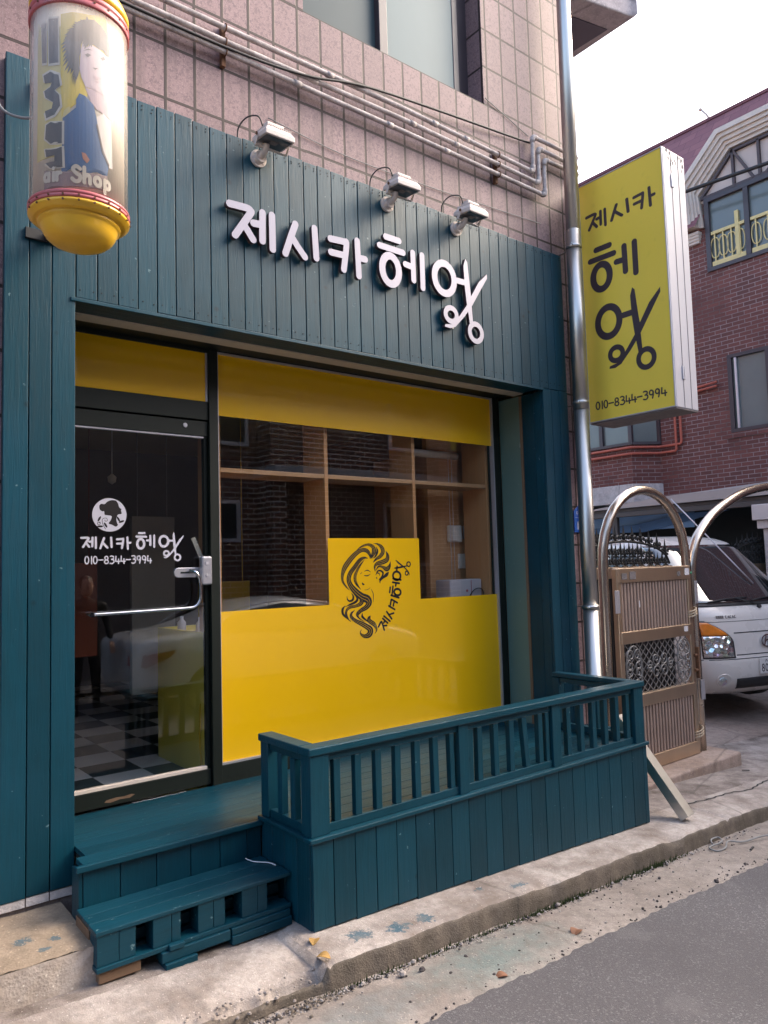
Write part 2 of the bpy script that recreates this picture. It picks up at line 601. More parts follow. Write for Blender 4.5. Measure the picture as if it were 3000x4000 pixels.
def m_pane(name, c, rough=.06):
    b = N(name)
    v = b.coord('Object', (1, 1, .5))
    n = b.noise(v, 2.2, 4)
    col = b.mix(n, tuple(x*.7 for x in c), c)
    return b.bsdf(col, rough, 0, .2 if rough > .3 else .55)
M['pane_dark'] = m_pane('dark_window_glass', (.035, .045, .045))
M['pane_frost'] = m_pane('frosted_window_glass', (.13, .19, .205), .4)
M['pane_frost_dim'] = m_pane('frosted_window_glass_dim', (.055, .085, .095), .4)
M['pane_grey'] = m_pane('grey_window_glass', (.16, .19, .19), .12)
M['pane_sky'] = m_pane('truck_glass', (.02, .022, .025), .03)
for n_ in M['pane_sky'].node_tree.nodes:
    if n_.type == 'BSDF_PRINCIPLED':
        n_.inputs['Coat Weight'].default_value = 1
        n_.inputs['Coat IOR'].default_value = 2.2
        n_.inputs['Coat Roughness'].default_value = .02

M['frame_green'] = plain('dark_green_aluminium', (.009, .013, .010), .5, 0, .3, var=.3, scale=3)
M['frame_brown'] = plain('dark_brown_aluminium', (.05, .038, .045), .4, var=.15)
M['silver'] = plain('silver_bead', (.52, .51, .55), .35, .6)
def m_steel(name, c=(.62, .58, .53), r=.16):
    b = N(name)
    v = b.coord('Object', (1, 1, .06))
    n = b.noise(v, 5, 3)
    n2 = b.noise(b.coord('Object'), 14, 2, .5)
    col = b.mix(n, tuple(x*.78 for x in c), c)
    ro = b.math('ADD', b.math('MULTIPLY', n2, .05), r)
    return b.bsdf(col, ro, 1.0, .5)
M['steel'] = m_steel('stainless_steel', (.60, .58, .55), .34)
M['steel_dull'] = m_steel('aged_stainless_steel', (.60, .51, .43), .24)
M['galv'] = m_steel('galvanised_steel', (.62, .61, .59), .3)
M['chrome'] = m_steel('chrome', (.8, .8, .82), .02)
M['bronze'] = m_steel('bronze_aluminium', (.74, .58, .43), .36)
M['bronze_dark'] = plain('brown_gate_slats', (.36, .27, .225), .45, .3, var=.2)
M['iron'] = plain('cast_iron_dark', (.018, .018, .018), .5, .2, var=.3)
M['iron_grey'] = plain('cast_iron_grey', (.22, .21, .20), .45, .3, var=.3)
M['conduit'] = m_concrete('aged_white_conduit', (.58, .52, .51), (.24, .21, .21), amt=.7, scale=5)
M['rust'] = plain('rusty_bracket', (.13, .06, .03), .85, .1, var=.5, scale=20)
M['cable'] = plain('black_cable', (.012, .012, .014), .55)
M['cable_grey'] = plain('grey_cable', (.2, .2, .2), .6)
M['lamp_white'] = plain('cream_lamp_paint', (.62, .55, .51), .4, var=.12, scale=12)
M['lamp_lens'] = m_pane('lamp_lens', (.10, .10, .11), .1)
def m_letter():
    b = N('pearl_letter_face')
    n = b.noise(b.coord('Object', (1, 1, 1)), 3.0, 2)
    col = b.mix(n, (.25, .235, .30), (.31, .285, .33))
    return b.bsdf(col, .3, .1, .5, None, .25, .08)
M['letter'] = m_letter()
M['letter_side'] = plain('letter_side', (.06, .035, .04), .4)
M['sign_yellow'] = plain('sign_yellow_face', (.90, .68, .09), .35, 0, .4, .15, var=.05, scale=1.5)
M['sign_text'] = plain('sign_dark_text', (.055, .04, .05), .4)
M['sign_white'] = plain('sign_white_case', (.47, .455, .49), .42, var=.06, scale=3)
M['grime'] = plain('grime', (.16, .14, .14), .8, var=.5, scale=10)
M['wood'] = None
def m_wood(name, c1, c2, sc=(3, 3, 26), rough=.5):
    b = N(name)
    v = b.coord('Object', sc)
    n = b.noise(v, 2.0, 6, .65, 1.2)
    n2 = b.noise(b.coord('Object', (sc[0]*5, sc[1]*5, sc[2]*.3)), 3, 3)
    col = b.mix(n, c1, c2)
    col = b.mix(b.math('MULTIPLY', n2, .35), col, tuple(x*.5 for x in c1))
    return b.bsdf(col, rough, 0, .4, b.bump(n, .15, .002))
M['wood'] = m_wood('shelf_pine', (.46, .22, .09), (.62, .34, .15), (26, 26, 1.6))
M['wood_h'] = m_wood('shelf_pine_flat', (.40, .22, .10), (.56, .33, .17), (1.6, 26, 26))
M['wood_raw'] = m_wood('raw_timber', (.15, .09, .055), (.24, .15, .09), (1.6, 26, 26), .8)
M['wood_wall'] = m_wood('wood_panelling', (.62, .33, .15), (.78, .44, .21), (26, 26, 1.6))
M['cream'] = plain('cream_plastic', (.78, .74, .66), .4, var=.06)
M['cream_board'] = plain('cream_soffit_board', (.50, .43, .33), .6)
M['red_ring'] = plain('faded_red_ring', (.40, .10, .11), .35, var=.1)
M['yellow_plastic'] = plain('yellow_plastic', (.72, .43, .03), .3, 0, .5, .2, var=.12, scale=5)
def m_tube():
    b = N('hazy_clear_tube')
    v = b.coord('Object', (9, 9, .5))
    n = b.noise(v, 5, 5, .6)
    lw = b.n('ShaderNodeLayerWeight')
    lw.inputs['Blend'].default_value = .5
    f5 = b.math('POWER', lw.outputs['Facing'], 3.0)
    t = b.n('ShaderNodeBsdfTransparent')
    p = b.n('ShaderNodeBsdfPrincipled')
    p.inputs['Base Color'].default_value = (.62, .56, .50, 1)
    p.inputs['Roughness'].default_value = .12
    mx = b.n('ShaderNodeMixShader')
    f = b.math('ADD', b.math('MULTIPLY', b.ramp(n, [(.35, 0.), (.75, 1.)]), .16), .10)
    b.l(b.math('ADD', f, b.math('MULTIPLY', f5, .5), True), mx.inputs[0])
    b.l(t.outputs[0], mx.inputs[1])
    b.l(p.outputs[0], mx.inputs[2])
    b.l(mx.outputs[0], b.out.inputs[0])
    return b.m
M['tube'] = m_tube()
for nm, c in dict(p_bg=(.60, .45, .07), p_bg2=(.56, .47, .20), p_white=(.55, .50, .42), p_hair=(.06, .063, .07), p_face=(.46, .37, .40), p_neck=(.40, .31, .34), p_jacket=(.05, .12, .25), p_shirt=(.55, .51, .48), p_band=(.26, .19, .19), p_red=(.42, .20, .14), p_dark=(.12, .11, .12), p_glyph=(.085, .085, .09)).items():
    M[nm] = plain('print_'+nm[2:], c, .6, var=.06)
M['truck'] = plain('truck_white_paint', (.70, .66, .62), .28, 0, .5, .6, var=.03, scale=2)
M['black_plastic'] = plain('black_plastic', (.02, .02, .022), .5)
M['rubber'] = plain('tyre_rubber', (.02, .02, .02), .8)
M['amber'] = plain('amber_lens', (.75, .22, .02), .15, 0, .6, .5, var=.25, scale=20)
def m_headlight():
    b = N('headlight_reflector')
    v = b.vor(b.coord('Object'), 16, out='Color')
    return b.bsdf(b.mix(.8, v, (.75, .75, .75)), .12, .9, .5, b.bump(b.vor(b.coord('Object'), 16), .8, .03), 1., .01)
M['headlight'] = m_headlight()
M['badge'] = plain('badge_grey', (.16, .14, .13), .4)
M['plate'] = plain('plate_white', (.66, .64, .62), .4, var=.04)
M['tarp'] = plain('blue_tarp', (.045, .14, .30), .5, var=.25, scale=3)
M['tarp_pale'] = plain('pale_blue_sheet', (.20, .40, .68), .5, var=.1)
def m_shingle():
    b = N('red_roof_shingles')
    uv = b.coord('UV')
    br = b.n('ShaderNodeTexBrick')
    b.l(uv, br.inputs['Vector'])
    for k, v in (('Scale', 1), ('Brick Width', .34), ('Row Height', .2), ('Mortar Size', .008), ('Bias', 0)):
        br.inputs[k].default_value = v
    br.inputs['Color1'].default_value = (.27, .115, .125, 1)
    br.inputs['Color2'].default_value = (.21, .085, .10, 1)
    br.inputs['Mortar'].default_value = (.14, .06, .075, 1)
    n = b.noise(b.coord('Object'), 9, 5, .65)
    col = b.mix(b.math('MULTIPLY', n, .5), br.outputs['Color'], (.13, .06, .075))
    return b.bsdf(col, .85, 0, .3)
M['shingle'] = m_shingle()
M['trim'] = plain('peeling_cream_trim', (.60, .52, .46), .7, var=.18, scale=5)
M['trim_white'] = plain('white_trim', (.62, .56, .54), .7, var=.1)
M['gable_fill'] = plain('gable_infill', (.52, .43, .39), .7, var=.06)
M['dark_timber'] = plain('dark_timber', (.07, .05, .055), .6)
M['gas'] = plain('orange_gas_pipe', (.45, .11, .07), .5, var=.15)
M['carport'] = plain('carport_fascia', (.40, .35, .33), .6, var=.1)
M['carport_dark'] = plain('carport_gutter', (.07, .062, .06), .5)
M['railing_cream'] = plain('cream_railing', (.62, .50, .22), .5)
M['blue_plate'] = plain('blue_plate', (.02, .10, .42), .4, var=.06)
M['interior'] = plain('interior_wall_paint', (.17, .15, .13), .8)
M['ceiling'] = plain('interior_ceiling', (.55, .46, .24), .8)
M['orange_panel'] = plain('orange_panel', (.22, .045, .014), .5)
M['grey_panel'] = plain('grey_panel', (.30, .29, .26), .6)
M['yellow_panel'] = plain('yellow_panel', (.70, .45, .02), .5)
M['counter'] = plain('yellow_counter_laminate', (.78, .64, .09), .4, var=.05)
def m_check():
    b = N('checker_floor')
    ck = b.n('ShaderNodeTexChecker')
    b.l(b.coord('Object', loc=(.05, .1, .5)), ck.inputs[0])
    ck.inputs['Scale'].default_value = 3.33
    ck.inputs['Color1'].default_value = (.66, .65, .66, 1)
    ck.inputs['Color2'].default_value = (.03, .03, .03, 1)
    return b.bsdf(ck.outputs[0], .3)
M['checker'] = m_check()
M['car_white'] = plain('car_white_paint', (.72, .72, .73), .25, 0, .5, .8, var=.02)
M['car_red'] = plain('tail_lamp_red', (.35, .02, .02), .2, 0, .5, .5)
M['suit'] = plain('dark_suit_cloth', (.012, .012, .014), .9)
M['skin'] = plain('skin', (.42, .24, .17), .55)
M['hair'] = plain('dark_hair', (.015, .012, .01), .5)
M['leaf_brown'] = plain('dry_leaf', (.19, .085, .045), .7, var=.3, scale=30)
M['leaf_yellow'] = plain('yellow_leaf', (.36, .21, .06), .7, var=.3, scale=30)
M['stone'] = plain('grit', (.30, .27, .25), .9, var=.3, scale=30)
M['stone_dark'] = plain('dark_grit', (.06, .05, .05), .9, var=.3, scale=30)
M['moss'] = plain('moss', (.05, .07, .02), .95, var=.5, scale=30)
M['sticker'] = plain('white_sticker', (.66, .64, .66), .5, var=.06)
M['green_tape'] = plain('green_tape', (.02, .26, .13), .5)
M['rope'] = plain('pale_twine', (.45, .36, .26), .8)

# ------------------------------------------------------------------ outlines in millimetres (angles of the cylinder in tenths of a degree)
GLYPH={'je':[[(-196,220),(-96,224),(-70,215),(-75,193),(-165,54)],[(-110,125),(-57,56)],[(-53,149),(-6,154)],[(4,224),(1,63)],[(64,226),(65,32)]],'si':[[(216,216),(187,140),(147,28)],[(194,131),(225,93),(276,38)],[(346,226),(355,50)]],'ka':[[(457,193),(554,199),(573,186),(549,27)],[(458,112),(562,115)],[(654,230),(661,12)],[(659,125),(712,128)]],'he':[[(878,315),(986,314)],[(827,247),(1017,244)],[(1034,173),(1089,169)],[(1099,264),(1101,83)],[(1178,266),(1178,48)]],'eo':[[(1492,167),(1570,168)]]}
SC1=[(1574,337),(1592,317),(1609,153),(1619,77),(1621,13),(1627,-103),(1599,-131),(1590,-71),(1572,36),(1560,143),(1555,284)]
SC2=[(1782,276),(1782,244),(1673,89),(1615,5),(1540,-80),(1458,-159),(1410,-177),(1361,-174),(1365,-157),(1433,-145),(1473,-106),(1515,-59),(1571,9),(1613,76),(1697,199)]
RINGS={'he':((911,108),67,90),'eo':((1373,156),89,102),'r1':((1423,-82),51,46),'r2':((1652,-165),59,60)}
HAIR=[[(-132,319,0.9),(-87,343,6.5),(-35,355,8.5),(4,340,13.3),(14,311,18.1),(-1,281,11.8),(-11,261,1.9)],[(-20,259,1.9),(-23,286,10.4),(-47,313,14.1),(-88,318,13.1),(-140,295,16.1),(-192,251,18.3),(-234,203,18.1),(-253,155,11.7),(-252,115,8.1),(-228,81,5.4),(-201,56,1.4)],[(-43,263,2.8),(-74,266,8.4),(-111,248,13.9),(-153,205,15.2),(-190,165,16.4),(-204,125,17.3),(-188,84,19.1),(-148,42,22.9),(-99,7,25.4),(-53,-12,28.0),(-40,-37,23.3),(-65,-65,17.6),(-107,-83,13.8),(-138,-106,12.8),(-129,-131,5.5),(-83,-160,1.4)],[(-118,24,9.2),(-99,-10,19.4),(-110,-38,14.7),(-152,-52,10.0),(-202,-59,9.9),(-228,-80,9.0),(-229,-112,9.9),(-205,-146,1.4)],[(-237,-47,1.8),(-257,-66,8.9),(-258,-94,8.9),(-239,-116,6.3),(-195,-151,1.8)],[(-163,-80,2.3),(-188,-99,8.1),(-189,-123,11.3),(-155,-149,12.7),(-104,-173,16.1),(-59,-197,18.5),(-34,-219,22.3),(-45,-247,20.9),(-82,-256,12.9),(-112,-242,7.3),(-119,-225,3.7),(-108,-210,0.9)],[(-30,-123,0.9),(-44,-140,13.0),(-42,-157,14.9),(-6,-180,15.0),(14,-206,9.4),(16,-227,5.6),(1,-246,0.9)],[(-97,-104,1.8),(-100,-124,8.3),(-78,-144,6.5),(-42,-169,1.4)],[(-184,33,1.4),(-170,14,6.4),(-175,-10,8.2),(-201,-17,6.3),(-218,-4,4.5),(-221,16,0.9)],[(-164,26,1.4),(-140,4,6.4),(-140,-16,9.2),(-166,-31,8.2),(-202,-41,5.4),(-237,-53,1.3)],[(-70,253,0.9),(-110,213,7.9),(-137,176,10.1),(-152,140,11.9),(-144,99,10.1),(-107,56,1.8)],[(13,363,1.0),(50,357,6.7),(81,335,14.4),(91,306,15.4),(68,276,13.4),(30,256,8.6),(6,235,2.8)],[(33,340,1.0),(43,310,8.6),(26,277,6.7),(4,262,1.4)],[(116,310,1.0),(131,280,12.6),(124,250,16.5),(83,234,16.3),(40,226,12.4),(17,206,8.5),(19,172,1.4)],[(155,237,1.0),(144,203,12.6),(119,186,16.4),(82,202,8.6),(50,205,6.7),(25,180,2.4)],[(27,151,1.4),(38,172,5.2),(62,177,6.2),(86,162,7.7),(77,137,5.7),(52,117,2.9)],[(137,165,1.5),(118,148,12.6),(85,128,7.7),(60,110,6.7),(59,91,1.4)],[(21,147,0.9),(35,161,3.8),(53,157,3.8),(56,142,1.4)],[(-72,175,1.4),(-46,182,3.7),(-20,169,1.4)],[(-73,148,2.8),(-47,145,3.7),(-21,157,0.9)],[(-106,159,1.9),(-93,169,1.4)],[(-95,101,1.4),(-86,90,6.5),(-75,88,1.9)],[(-76,51,0.9),(-50,52,1.9),(-26,65,0.9)],[(-19,55,0.9),(-2,19,2.8),(-4,-33,0.9)],[(29,130,4.3),(31,126,4.3)]]
VT=[(84,-186),(141,-110),(179,-28),(196,57),(210,154),(274,191)]
CAMEO_C=((-25,-29),182)
CAMEO=[(-79,19),(-70,29),(-51,28),(-38,41),(-16,50),(7,49),(20,34),(26,14),(38,3),(36,-4),(39,-22),(20,-26),(11,-47),(14,-70),(19,-82),(8,-92),(-12,-82),(-30,-75),(-20,-59),(-14,-36),(-38,-31),(-51,-28),(-54,-10),(-64,-11),(-77,0)]
LEAVES=[((-79,-51),60),((22,-51),-60),((39,-64),20),((-46,-84),-60),((-75,-91),0)]
SWIRL=[[(-46,-105),(-59,-83),(-64,-56),(-53,-47),(-40,-48),(-38,-61),(-48,-63),(-50,-56)],[(-75,-68),(-87,-70),(-87,-81),(-75,-79),(-74,-71),(-81,-72)]]
DECAL=[(-177,-151),(391,-140),(355,-284),(-154,-249),(205,-248),(-154,-292),(205,-293)]
POR={'hair':[(-1235,3177),(-1202,3207),(-1138,3228),(-1090,3252),(-994,3270),(-895,3281),(-788,3271),(-709,3250),(-678,3213),(-678,3164),(-720,3162),(-770,3177),(-825,3173),(-895,3181),(-962,3175),(-994,3159),(-1026,3183),(-1050,3168),(-1050,3139),(-1066,3119),(-1066,3066),(-1089,3040),(-1121,3038),(-1137,3061),(-1201,3094),(-1226,3136)],'face':[(-1050,3145),(-1026,3183),(-994,3159),(-929,3179),(-825,3173),(-720,3162),(-678,3140),(-657,3070),(-679,3023),(-771,3001),(-861,3005),(-994,3007),(-1042,3038),(-1066,3072)],'neck':[(-1002,3006),(-861,3005),(-679,3023),(-647,2913),(-771,2928),(-861,2933),(-929,2954)],'jacket':[(-1105,2951),(-1065,2977),(-994,2971),(-896,2946),(-861,2903),(-826,2842),(-772,2790),(-692,2724),(-713,2691),(-994,2677),(-1280,2672),(-1265,2876),(-1216,2888),(-1105,2921)],'shirt':[(-861,2903),(-771,2928),(-647,2913),(-625,2729),(-682,2726),(-772,2790),(-835,2841)],'bg':[(-1295,3279),(-749,3334),(-644,3208),(-994,2959),(-1282,2879),(-1292,3076)],'band':[(-1519,2683),(-1280,2672),(-994,2677),(-713,2691),(-693,2634),(-993,2621),(-1246,2614),(-1517,2610)],'l1':[(-1582,3259),(-1496,3252),(-1493,3096),(-1565,3101)],'l2':[(-1458,3266),(-1329,3261),(-1319,3089),(-1450,3090)],'l3':[(-1539,3050),(-1430,3058),(-1318,3041),(-1297,2999),(-1371,2984),(-1309,2964),(-1296,2923),(-1370,2890),(-1489,2882),(-1512,2911),(-1408,2915),(-1389,2938),(-1502,2963),(-1525,2989),(-1429,2999),(-1409,3015),(-1514,3018)],'l4':[(-1489,2856),(-1427,2863),(-1273,2861),(-1273,2779),(-1425,2781),(-1506,2804)],'l5':[(-1505,2763),(-1273,2765),(-1264,2689),(-1424,2688),(-1497,2710),(-1368,2712),(-1368,2735),(-1486,2733)],'brow':[(-1026,3144),(-962,3159),(-909,3158),(-962,3153)],'eye1':[(-1005,3131),(-967,3140),(-925,3137),(-967,3125)],'eye2':[(-807,3141),(-766,3153),(-735,3146),(-774,3135)],'nose':[(-909,3090),(-875,3086),(-840,3095),(-871,3094)],'mouth':[(-904,3060),(-852,3062),(-785,3064),(-844,3050),(-882,3049)],'chin':[(-878,3042),(-811,3047),(-844,3038)],'lapel':[(-865,2873),(-844,2876),(-772,2784),(-681,2738),(-692,2727),(-790,2776)],'pin':[(-1041,2752),(-994,2750),(-945,2728),(-978,2713),(-1025,2727)]}
PTXT=[(-1495,2620),(-1367,2619),(-1288,2620),(-1072,2633),(-904,2629),(-744,2630)]

# ================================================================== camera, light, sky
cam = bpy.data.cameras.new('Camera')
cam.sensor_fit = 'HORIZONTAL'
cam.sensor_width = 36
cam.lens = 36*2924.3/3000
cam.clip_end = 2000
co = bpy.data.objects.new('Camera', cam)
COL.objects.link(co)
r0, r1, r2 = (Vector(v) for v in ((.7840614, -.6200196, -.0286950), (.0230787, .0753218, -.9968922), (.6202540, .7809624, .0733661)))
co.matrix_world = Matrix(((r0.x, -r1.x, -r2.x, 0), (r0.y, -r1.y, -r2.y, 0), (r0.z, -r1.z, -r2.z, 1.2), (0, 0, 0, 1)))
S.camera = co

SUN_DIR = Vector((.85, -.24, .66)).normalized()     # towards the bright part of the sky
W = bpy.data.worlds.new('World')
S.world = W
W.use_nodes = True
nt = W.node_tree
sky = nt.nodes.new('ShaderNodeTexSky')
sky.sky_type = 'NISHITA'
sky.sun_disc = False
sky.sun_elevation = math.asin(SUN_DIR.z)
sky.sun_rotation = math.atan2(SUN_DIR.x, SUN_DIR.y)
sky.air_density = 1.0
sky.dust_density = 6.0
sky.ozone_density = .6
bg = nt.nodes['Background']
nt.links.new(sky.outputs[0], bg.inputs[0])
bg.inputs[1].default_value = .15
L = bpy.data.lights.new('Sun', 'SUN')
L.energy = .55
L.angle = R(45)
L.color = (1, .93, .84)
lo = bpy.data.objects.new('Sun', L)
COL.objects.link(lo)
lo.rotation_euler = SUN_DIR.to_track_quat('Z', 'Y').to_euler()
lo.location = (8, -6, 12)
S.view_settings.view_transform = 'Standard'
S.view_settings.look = 'None'
S.view_settings.exposure = 2.25
S.view_settings.gamma = 1

# ================================================================== ground
def g(x):
    return -.2955-.047*min(max(x, -6), 9)

def sheet(name, xs, ys, zf, mat, nz=0, edge=None):
    m = MB()
    rnd = random.Random(3)
    V = []
    for i, x in enumerate(xs):
        row = []
        for j, y in enumerate(ys):
            yy = y
            if edge and j == len(ys)-1:
                yy = y+edge(x)
            row.append(m.bm.verts.new((x, yy, zf(x, y)+(rnd.uniform(-nz, nz) if nz else 0))))
        V.append(row)
    for i in range(len(xs)-1):
        for j in range(len(ys)-1):
            m.bm.faces.new((V[i][j], V[i+1][j], V[i+1][j+1], V[i][j+1]))
    o = m.build(name, mat, smooth=True)
    o['kind'] = 'structure'
    return o

def lin(a, b, n):
    return [a+(b-a)*i/n for i in range(n+1)]
XS = sorted(set([-30, -12]+lin(-6, .5, 20)+lin(.5, 7, 420)+lin(7, 12, 20)+[20, 45]))
sheet('ground', [-60, 60], [-60, 60], lambda x, y: -1.1, M['court'])
def jag(x):
    return .010*math.sin(x*2.3)+.006*math.sin(x*9.1)+.0045*math.sin(x*31.7+1)+.004*math.sin(x*71)
sheet('road', XS, [-3.4, -1, .5, 1.5, 2.0, 2.215], lambda x, y: g(x)-.094-.02*max(0, min(1, (2.2-y)/2)), M['asphalt'], 0, jag)
sheet('gutter', XS, lin(2.0, 2.64, 16), lambda x, y: g(x)-.099-.003*math.sin(x*2.1)-(.010 if y > 2.5 else 0)-max(0, 2.24-y)*.35, M['gutter'], .0012)
sheet('far_pavement', XS, [-4.8, -3.38], lambda x, y: g(x)-.06, M['sidewalk'])
# kerb with a worn, crumbling edge
m = MB()
prof = [(2.985, .0), (2.93, .001), (2.86, .001), (2.79, .0), (2.73, -.001), (2.685, -.0025), (2.655, -.004), (2.636, -.006), (2.624, -.013), (2.618, -.022), (2.615, -.045), (2.612, -.075), (2.608, -.114)]
rnd = random.Random(5)
prev = None
kx = [x for x in XS if -12 <= x <= 20]
for x in kx:
    worn = x < 1.72
    w = .006*math.sin(x*5.3)+.004*math.sin(x*17)+.003*math.sin(x*43)
    chip = max(0, math.sin(x*7.7)*math.sin(x*3.1+1)-.55)*.05
    if worn:
        chip = .014+.045*max(0, math.sin(x*4.4+.6))+.03*abs(math.sin(x*13))*abs(math.sin(x*5+1))
    row = []
    for k, (y, dz) in enumerate(prof):
        e = (0, .02, .05, .1, .2, .35, .6, .9, 1, 1, .85, .8, .8)[k]
        low = .022+(0, .004, .010, .010, .012, .014, .016, .016, .014, .01, .0, -.01, -.02)[k]*(1+.5*math.sin(x*6+k)) if worn else 0
        row.append(m.bm.verts.new((x, y+w*e+rnd.uniform(-1, 1)*(.0030 if worn else .0014)*e+chip*e*(.55 if k < 10 else .15), g(x)+dz-chip*(.75 if 6 < k < 10 else (.3 if k == 6 else 0))+rnd.uniform(-1, 1)*(.0045 if worn else .0007)*(1 if k > 2 else .4)-low)))
    if abs(x-1.74) < .012 or abs(x-4.93) < .012:      # joints between the kerb stones
        for v in row:
            v.co.z -= .012
    if prev:
        for k in range(len(prof)-1):
            f = m.bm.faces.new((prev[k], row[k], row[k+1], prev[k+1]))
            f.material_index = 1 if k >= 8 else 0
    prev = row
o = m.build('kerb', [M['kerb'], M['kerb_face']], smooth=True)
o['kind'] = 'structure'
sheet('sidewalk', XS, lin(2.97, 3.9, 12), lambda x, y: g(x)-.004+.004*math.sin(x*3+y*5)-.027*max(0, min(1, (1.83-x)/.1)), M['sidewalk'], .0015)
sheet('courtyard', lin(4.9, 16, 24), lin(3.85, 16, 24), lambda x, y: g(x)-.003+min(1, max(0, (y-3.85)/1.5))*(-.56-g(x))+.006*math.sin(x*3+y*2), M['court'], .002)

# ================================================================== the salon building
B = thing('salon_building', 'pink granite tiled building with a teal boarded hair salon on its ground floor', 'building', (1, 3.6, -.4))
WX0, WX1, WY, WT = -4.0, 4.885, 3.62, 7.5
m = MB()
xs = [WX0, 0.95, 2.36, 3.925, 4.42, WX1]
zs = [-.45, 2.56, 4.575, 6.2, WT]
hole = lambda x, z: (0.95 < x < 4.42 and z < 2.56) or (2.36 < x < 3.925 and 4.575 < z < 6.2)
for i in range(len(xs)-1):
    for j in range(len(zs)-1):
        if not hole((xs[i]+xs[i+1])/2, (zs[j]+zs[j+1])/2):
            m.face([(xs[i], WY, zs[j]), (xs[i+1], WY, zs[j]), (xs[i+1], WY, zs[j+1]), (xs[i], WY, zs[j+1])])
m.face([(WX1, WY, -.6), (WX1, 11, -.6), (WX1, 11, WT), (WX1, WY, WT)])
m.face([(WX0, 11, -.6), (WX0, WY, -.6), (WX0, WY, WT), (WX0, 11, WT)])
m.face([(WX0, 11, WT), (WX1, 11, WT), (WX1, 11, -.6), (WX0, 11, -.6)])
m.face([(WX0, WY, WT), (WX1, WY, WT), (WX1, 11, WT), (WX0, 11, WT)])
# reveals of the upper window
yr = 3.79
m.face([(2.36, WY, 4.575), (3.925, WY, 4.575), (3.925, yr, 4.575), (2.36, yr, 4.575)])
m.face([(3.925, WY, 4.575), (3.925, WY, 6.2), (3.925, yr, 6.2), (3.925, yr, 4.575)])
m.face([(2.36, WY, 6.2), (2.36, WY, 4.575), (2.36, yr, 4.575), (2.36, yr, 6.2)])
m.face([(2.36, WY, 6.2), (2.36, yr, 6.2), (3.925, yr, 6.2), (3.925, WY, 6.2)])
m.build('tiled_wall', M['tile'], B, recalc=True)
# upper window
w = MB()
w.box(2.355, 2.40, 3.73, 3.80, 4.58, 6.2)
w.box(3.76, 3.93, 3.775, 3.80, 4.58, 6.2)
w.box(3.745, 3.80, 3.74, 3.80, 4.58, 6.2)
w.box(2.40, 3.75, 3.73, 3.80, 4.578, 4.59)
w.box(3.03, 3.10, 3.715, 3.775, 4.59, 6.2)
wn = w.build('upper_window', M['frame_brown'], B, .004)
p = MB(); p.box(2.40, 3.04, 3.765, 3.772, 4.585, 6.2); p.build('pane', M['pane_frost_dim'], wn)
p = MB(); p.box(3.095, 3.75, 3.745, 3.752, 4.585, 6.2); p.build('pane', M['pane_frost'], wn)
p = MB(); p.box(2.30, 3.95, 3.90, 3.92, 4.5, 6.2); p.build('curtain', M['band'], wn)
# eave slab / balcony bottom over the corner
sl = [(4.886, 3.70), (5.241, 3.61), (5.735, 3.49), (5.765, 3.44), (5.768, 7.5), (4.886, 7.5)]
m = MB()
m.loft([[(x, y, 6.0) for x, y in sl], [(x, y, 7.4) for x, y in sl]], smooth=False)
m.build('side_balcony', M['slab'], B, .02)
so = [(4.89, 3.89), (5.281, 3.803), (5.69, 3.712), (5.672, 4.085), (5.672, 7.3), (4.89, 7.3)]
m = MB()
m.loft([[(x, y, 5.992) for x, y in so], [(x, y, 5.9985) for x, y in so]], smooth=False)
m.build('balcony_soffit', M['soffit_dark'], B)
m = MB()
m.box(-.6, 1.03, 3.585, 3.66, -.45, -.165)
m.build('stone_base', M['granite'], B, .006)

# ---- teal boarding
rnd = random.Random(11)
def boards(xedges, y0, y1, z0, z1, gap=.0022):
    m = MB()
    for a, b in zip(xedges, xedges[1:]):
        d = rnd.uniform(0, .0025)
        m.box(a+gap, b-gap, y0+d, y1, z0+rnd.uniform(0, .004), z1+rnd.uniform(-.004, .004))
    return m
fx = [1.0245]+[1.124+.0985*i for i in range(0, 6)]+[1.713, 1.812, 1.911, 2.014, 2.105, 2.204, 2.305, 2.401, 2.501, 2.598, 2.698, 2.797, 2.897, 2.994, 3.086, 3.181, 3.278, 3.377, 3.47, 3.57, 3.669]+[3.669+.0985*i for i in range(1, 10)]+[4.68]
fx = [fx[0]]+[x for x in fx[1:] if x > 1.06]
fx = sorted(set(round(x, 4) for x in fx))
fx2 = [fx[0]]
for x in fx[1:]:
    if x-fx2[-1] > .05:
        fx2.append(x)
    elif x == 4.68:
        fx2[-1] = x
boards(fx2, 3.57, 3.592, 2.506, 3.592).build('fascia_boarding', M['teal'], B, .0025)
# nails of the boarding
m = MB()
for a, b in zip(fx2, fx2[1:]):
    for z in (3.565, 3.55, 2.55):
        for fxx in (.22, .78):
            x = a+(b-a)*fxx+rnd.uniform(-.004, .004)
            m.disc((x, 3.5735, z+rnd.uniform(-.004, .004)), (0, -1, 0), .0034, .0045, 8)
m.build('nail_heads', M['dark_gap'], B)['kind'] = 'stuff'
boards([.715, .821, .918, 1.0235], 3.57, 3.592, -.168, 3.592).build('pillar_boarding', M['teal'], B, .0025)
boards([4.386, 4.481, 4.576, 4.68], 3.57, 3.592, -.52, 2.5035).build('pillar_boarding', M['teal'], B, .0025)
m = MB()                                              # unpainted foot of the left pillar
for a, b in ((.715, .821), (.821, .918), (.918, 1.0235)):
    m.box(a+.003, b-.003, 3.574, 3.59, -.205, -.170+rnd.uniform(-.0, .001))
m.build('bare_board_foot', M['band'], B)
m = MB()                                              # dark backing behind the boards, gap shade put into its colour
m.box(.72, 4.675, 3.592, 3.619, 2.53, 3.585)
m.box(.72, .955, 3.592, 3.619, -.16, 2.53)
m.box(4.43, 4.675, 3.592, 3.619, -.5, 2.53)
m.build('board_backing', M['dark_gap'], B)
m = MB()
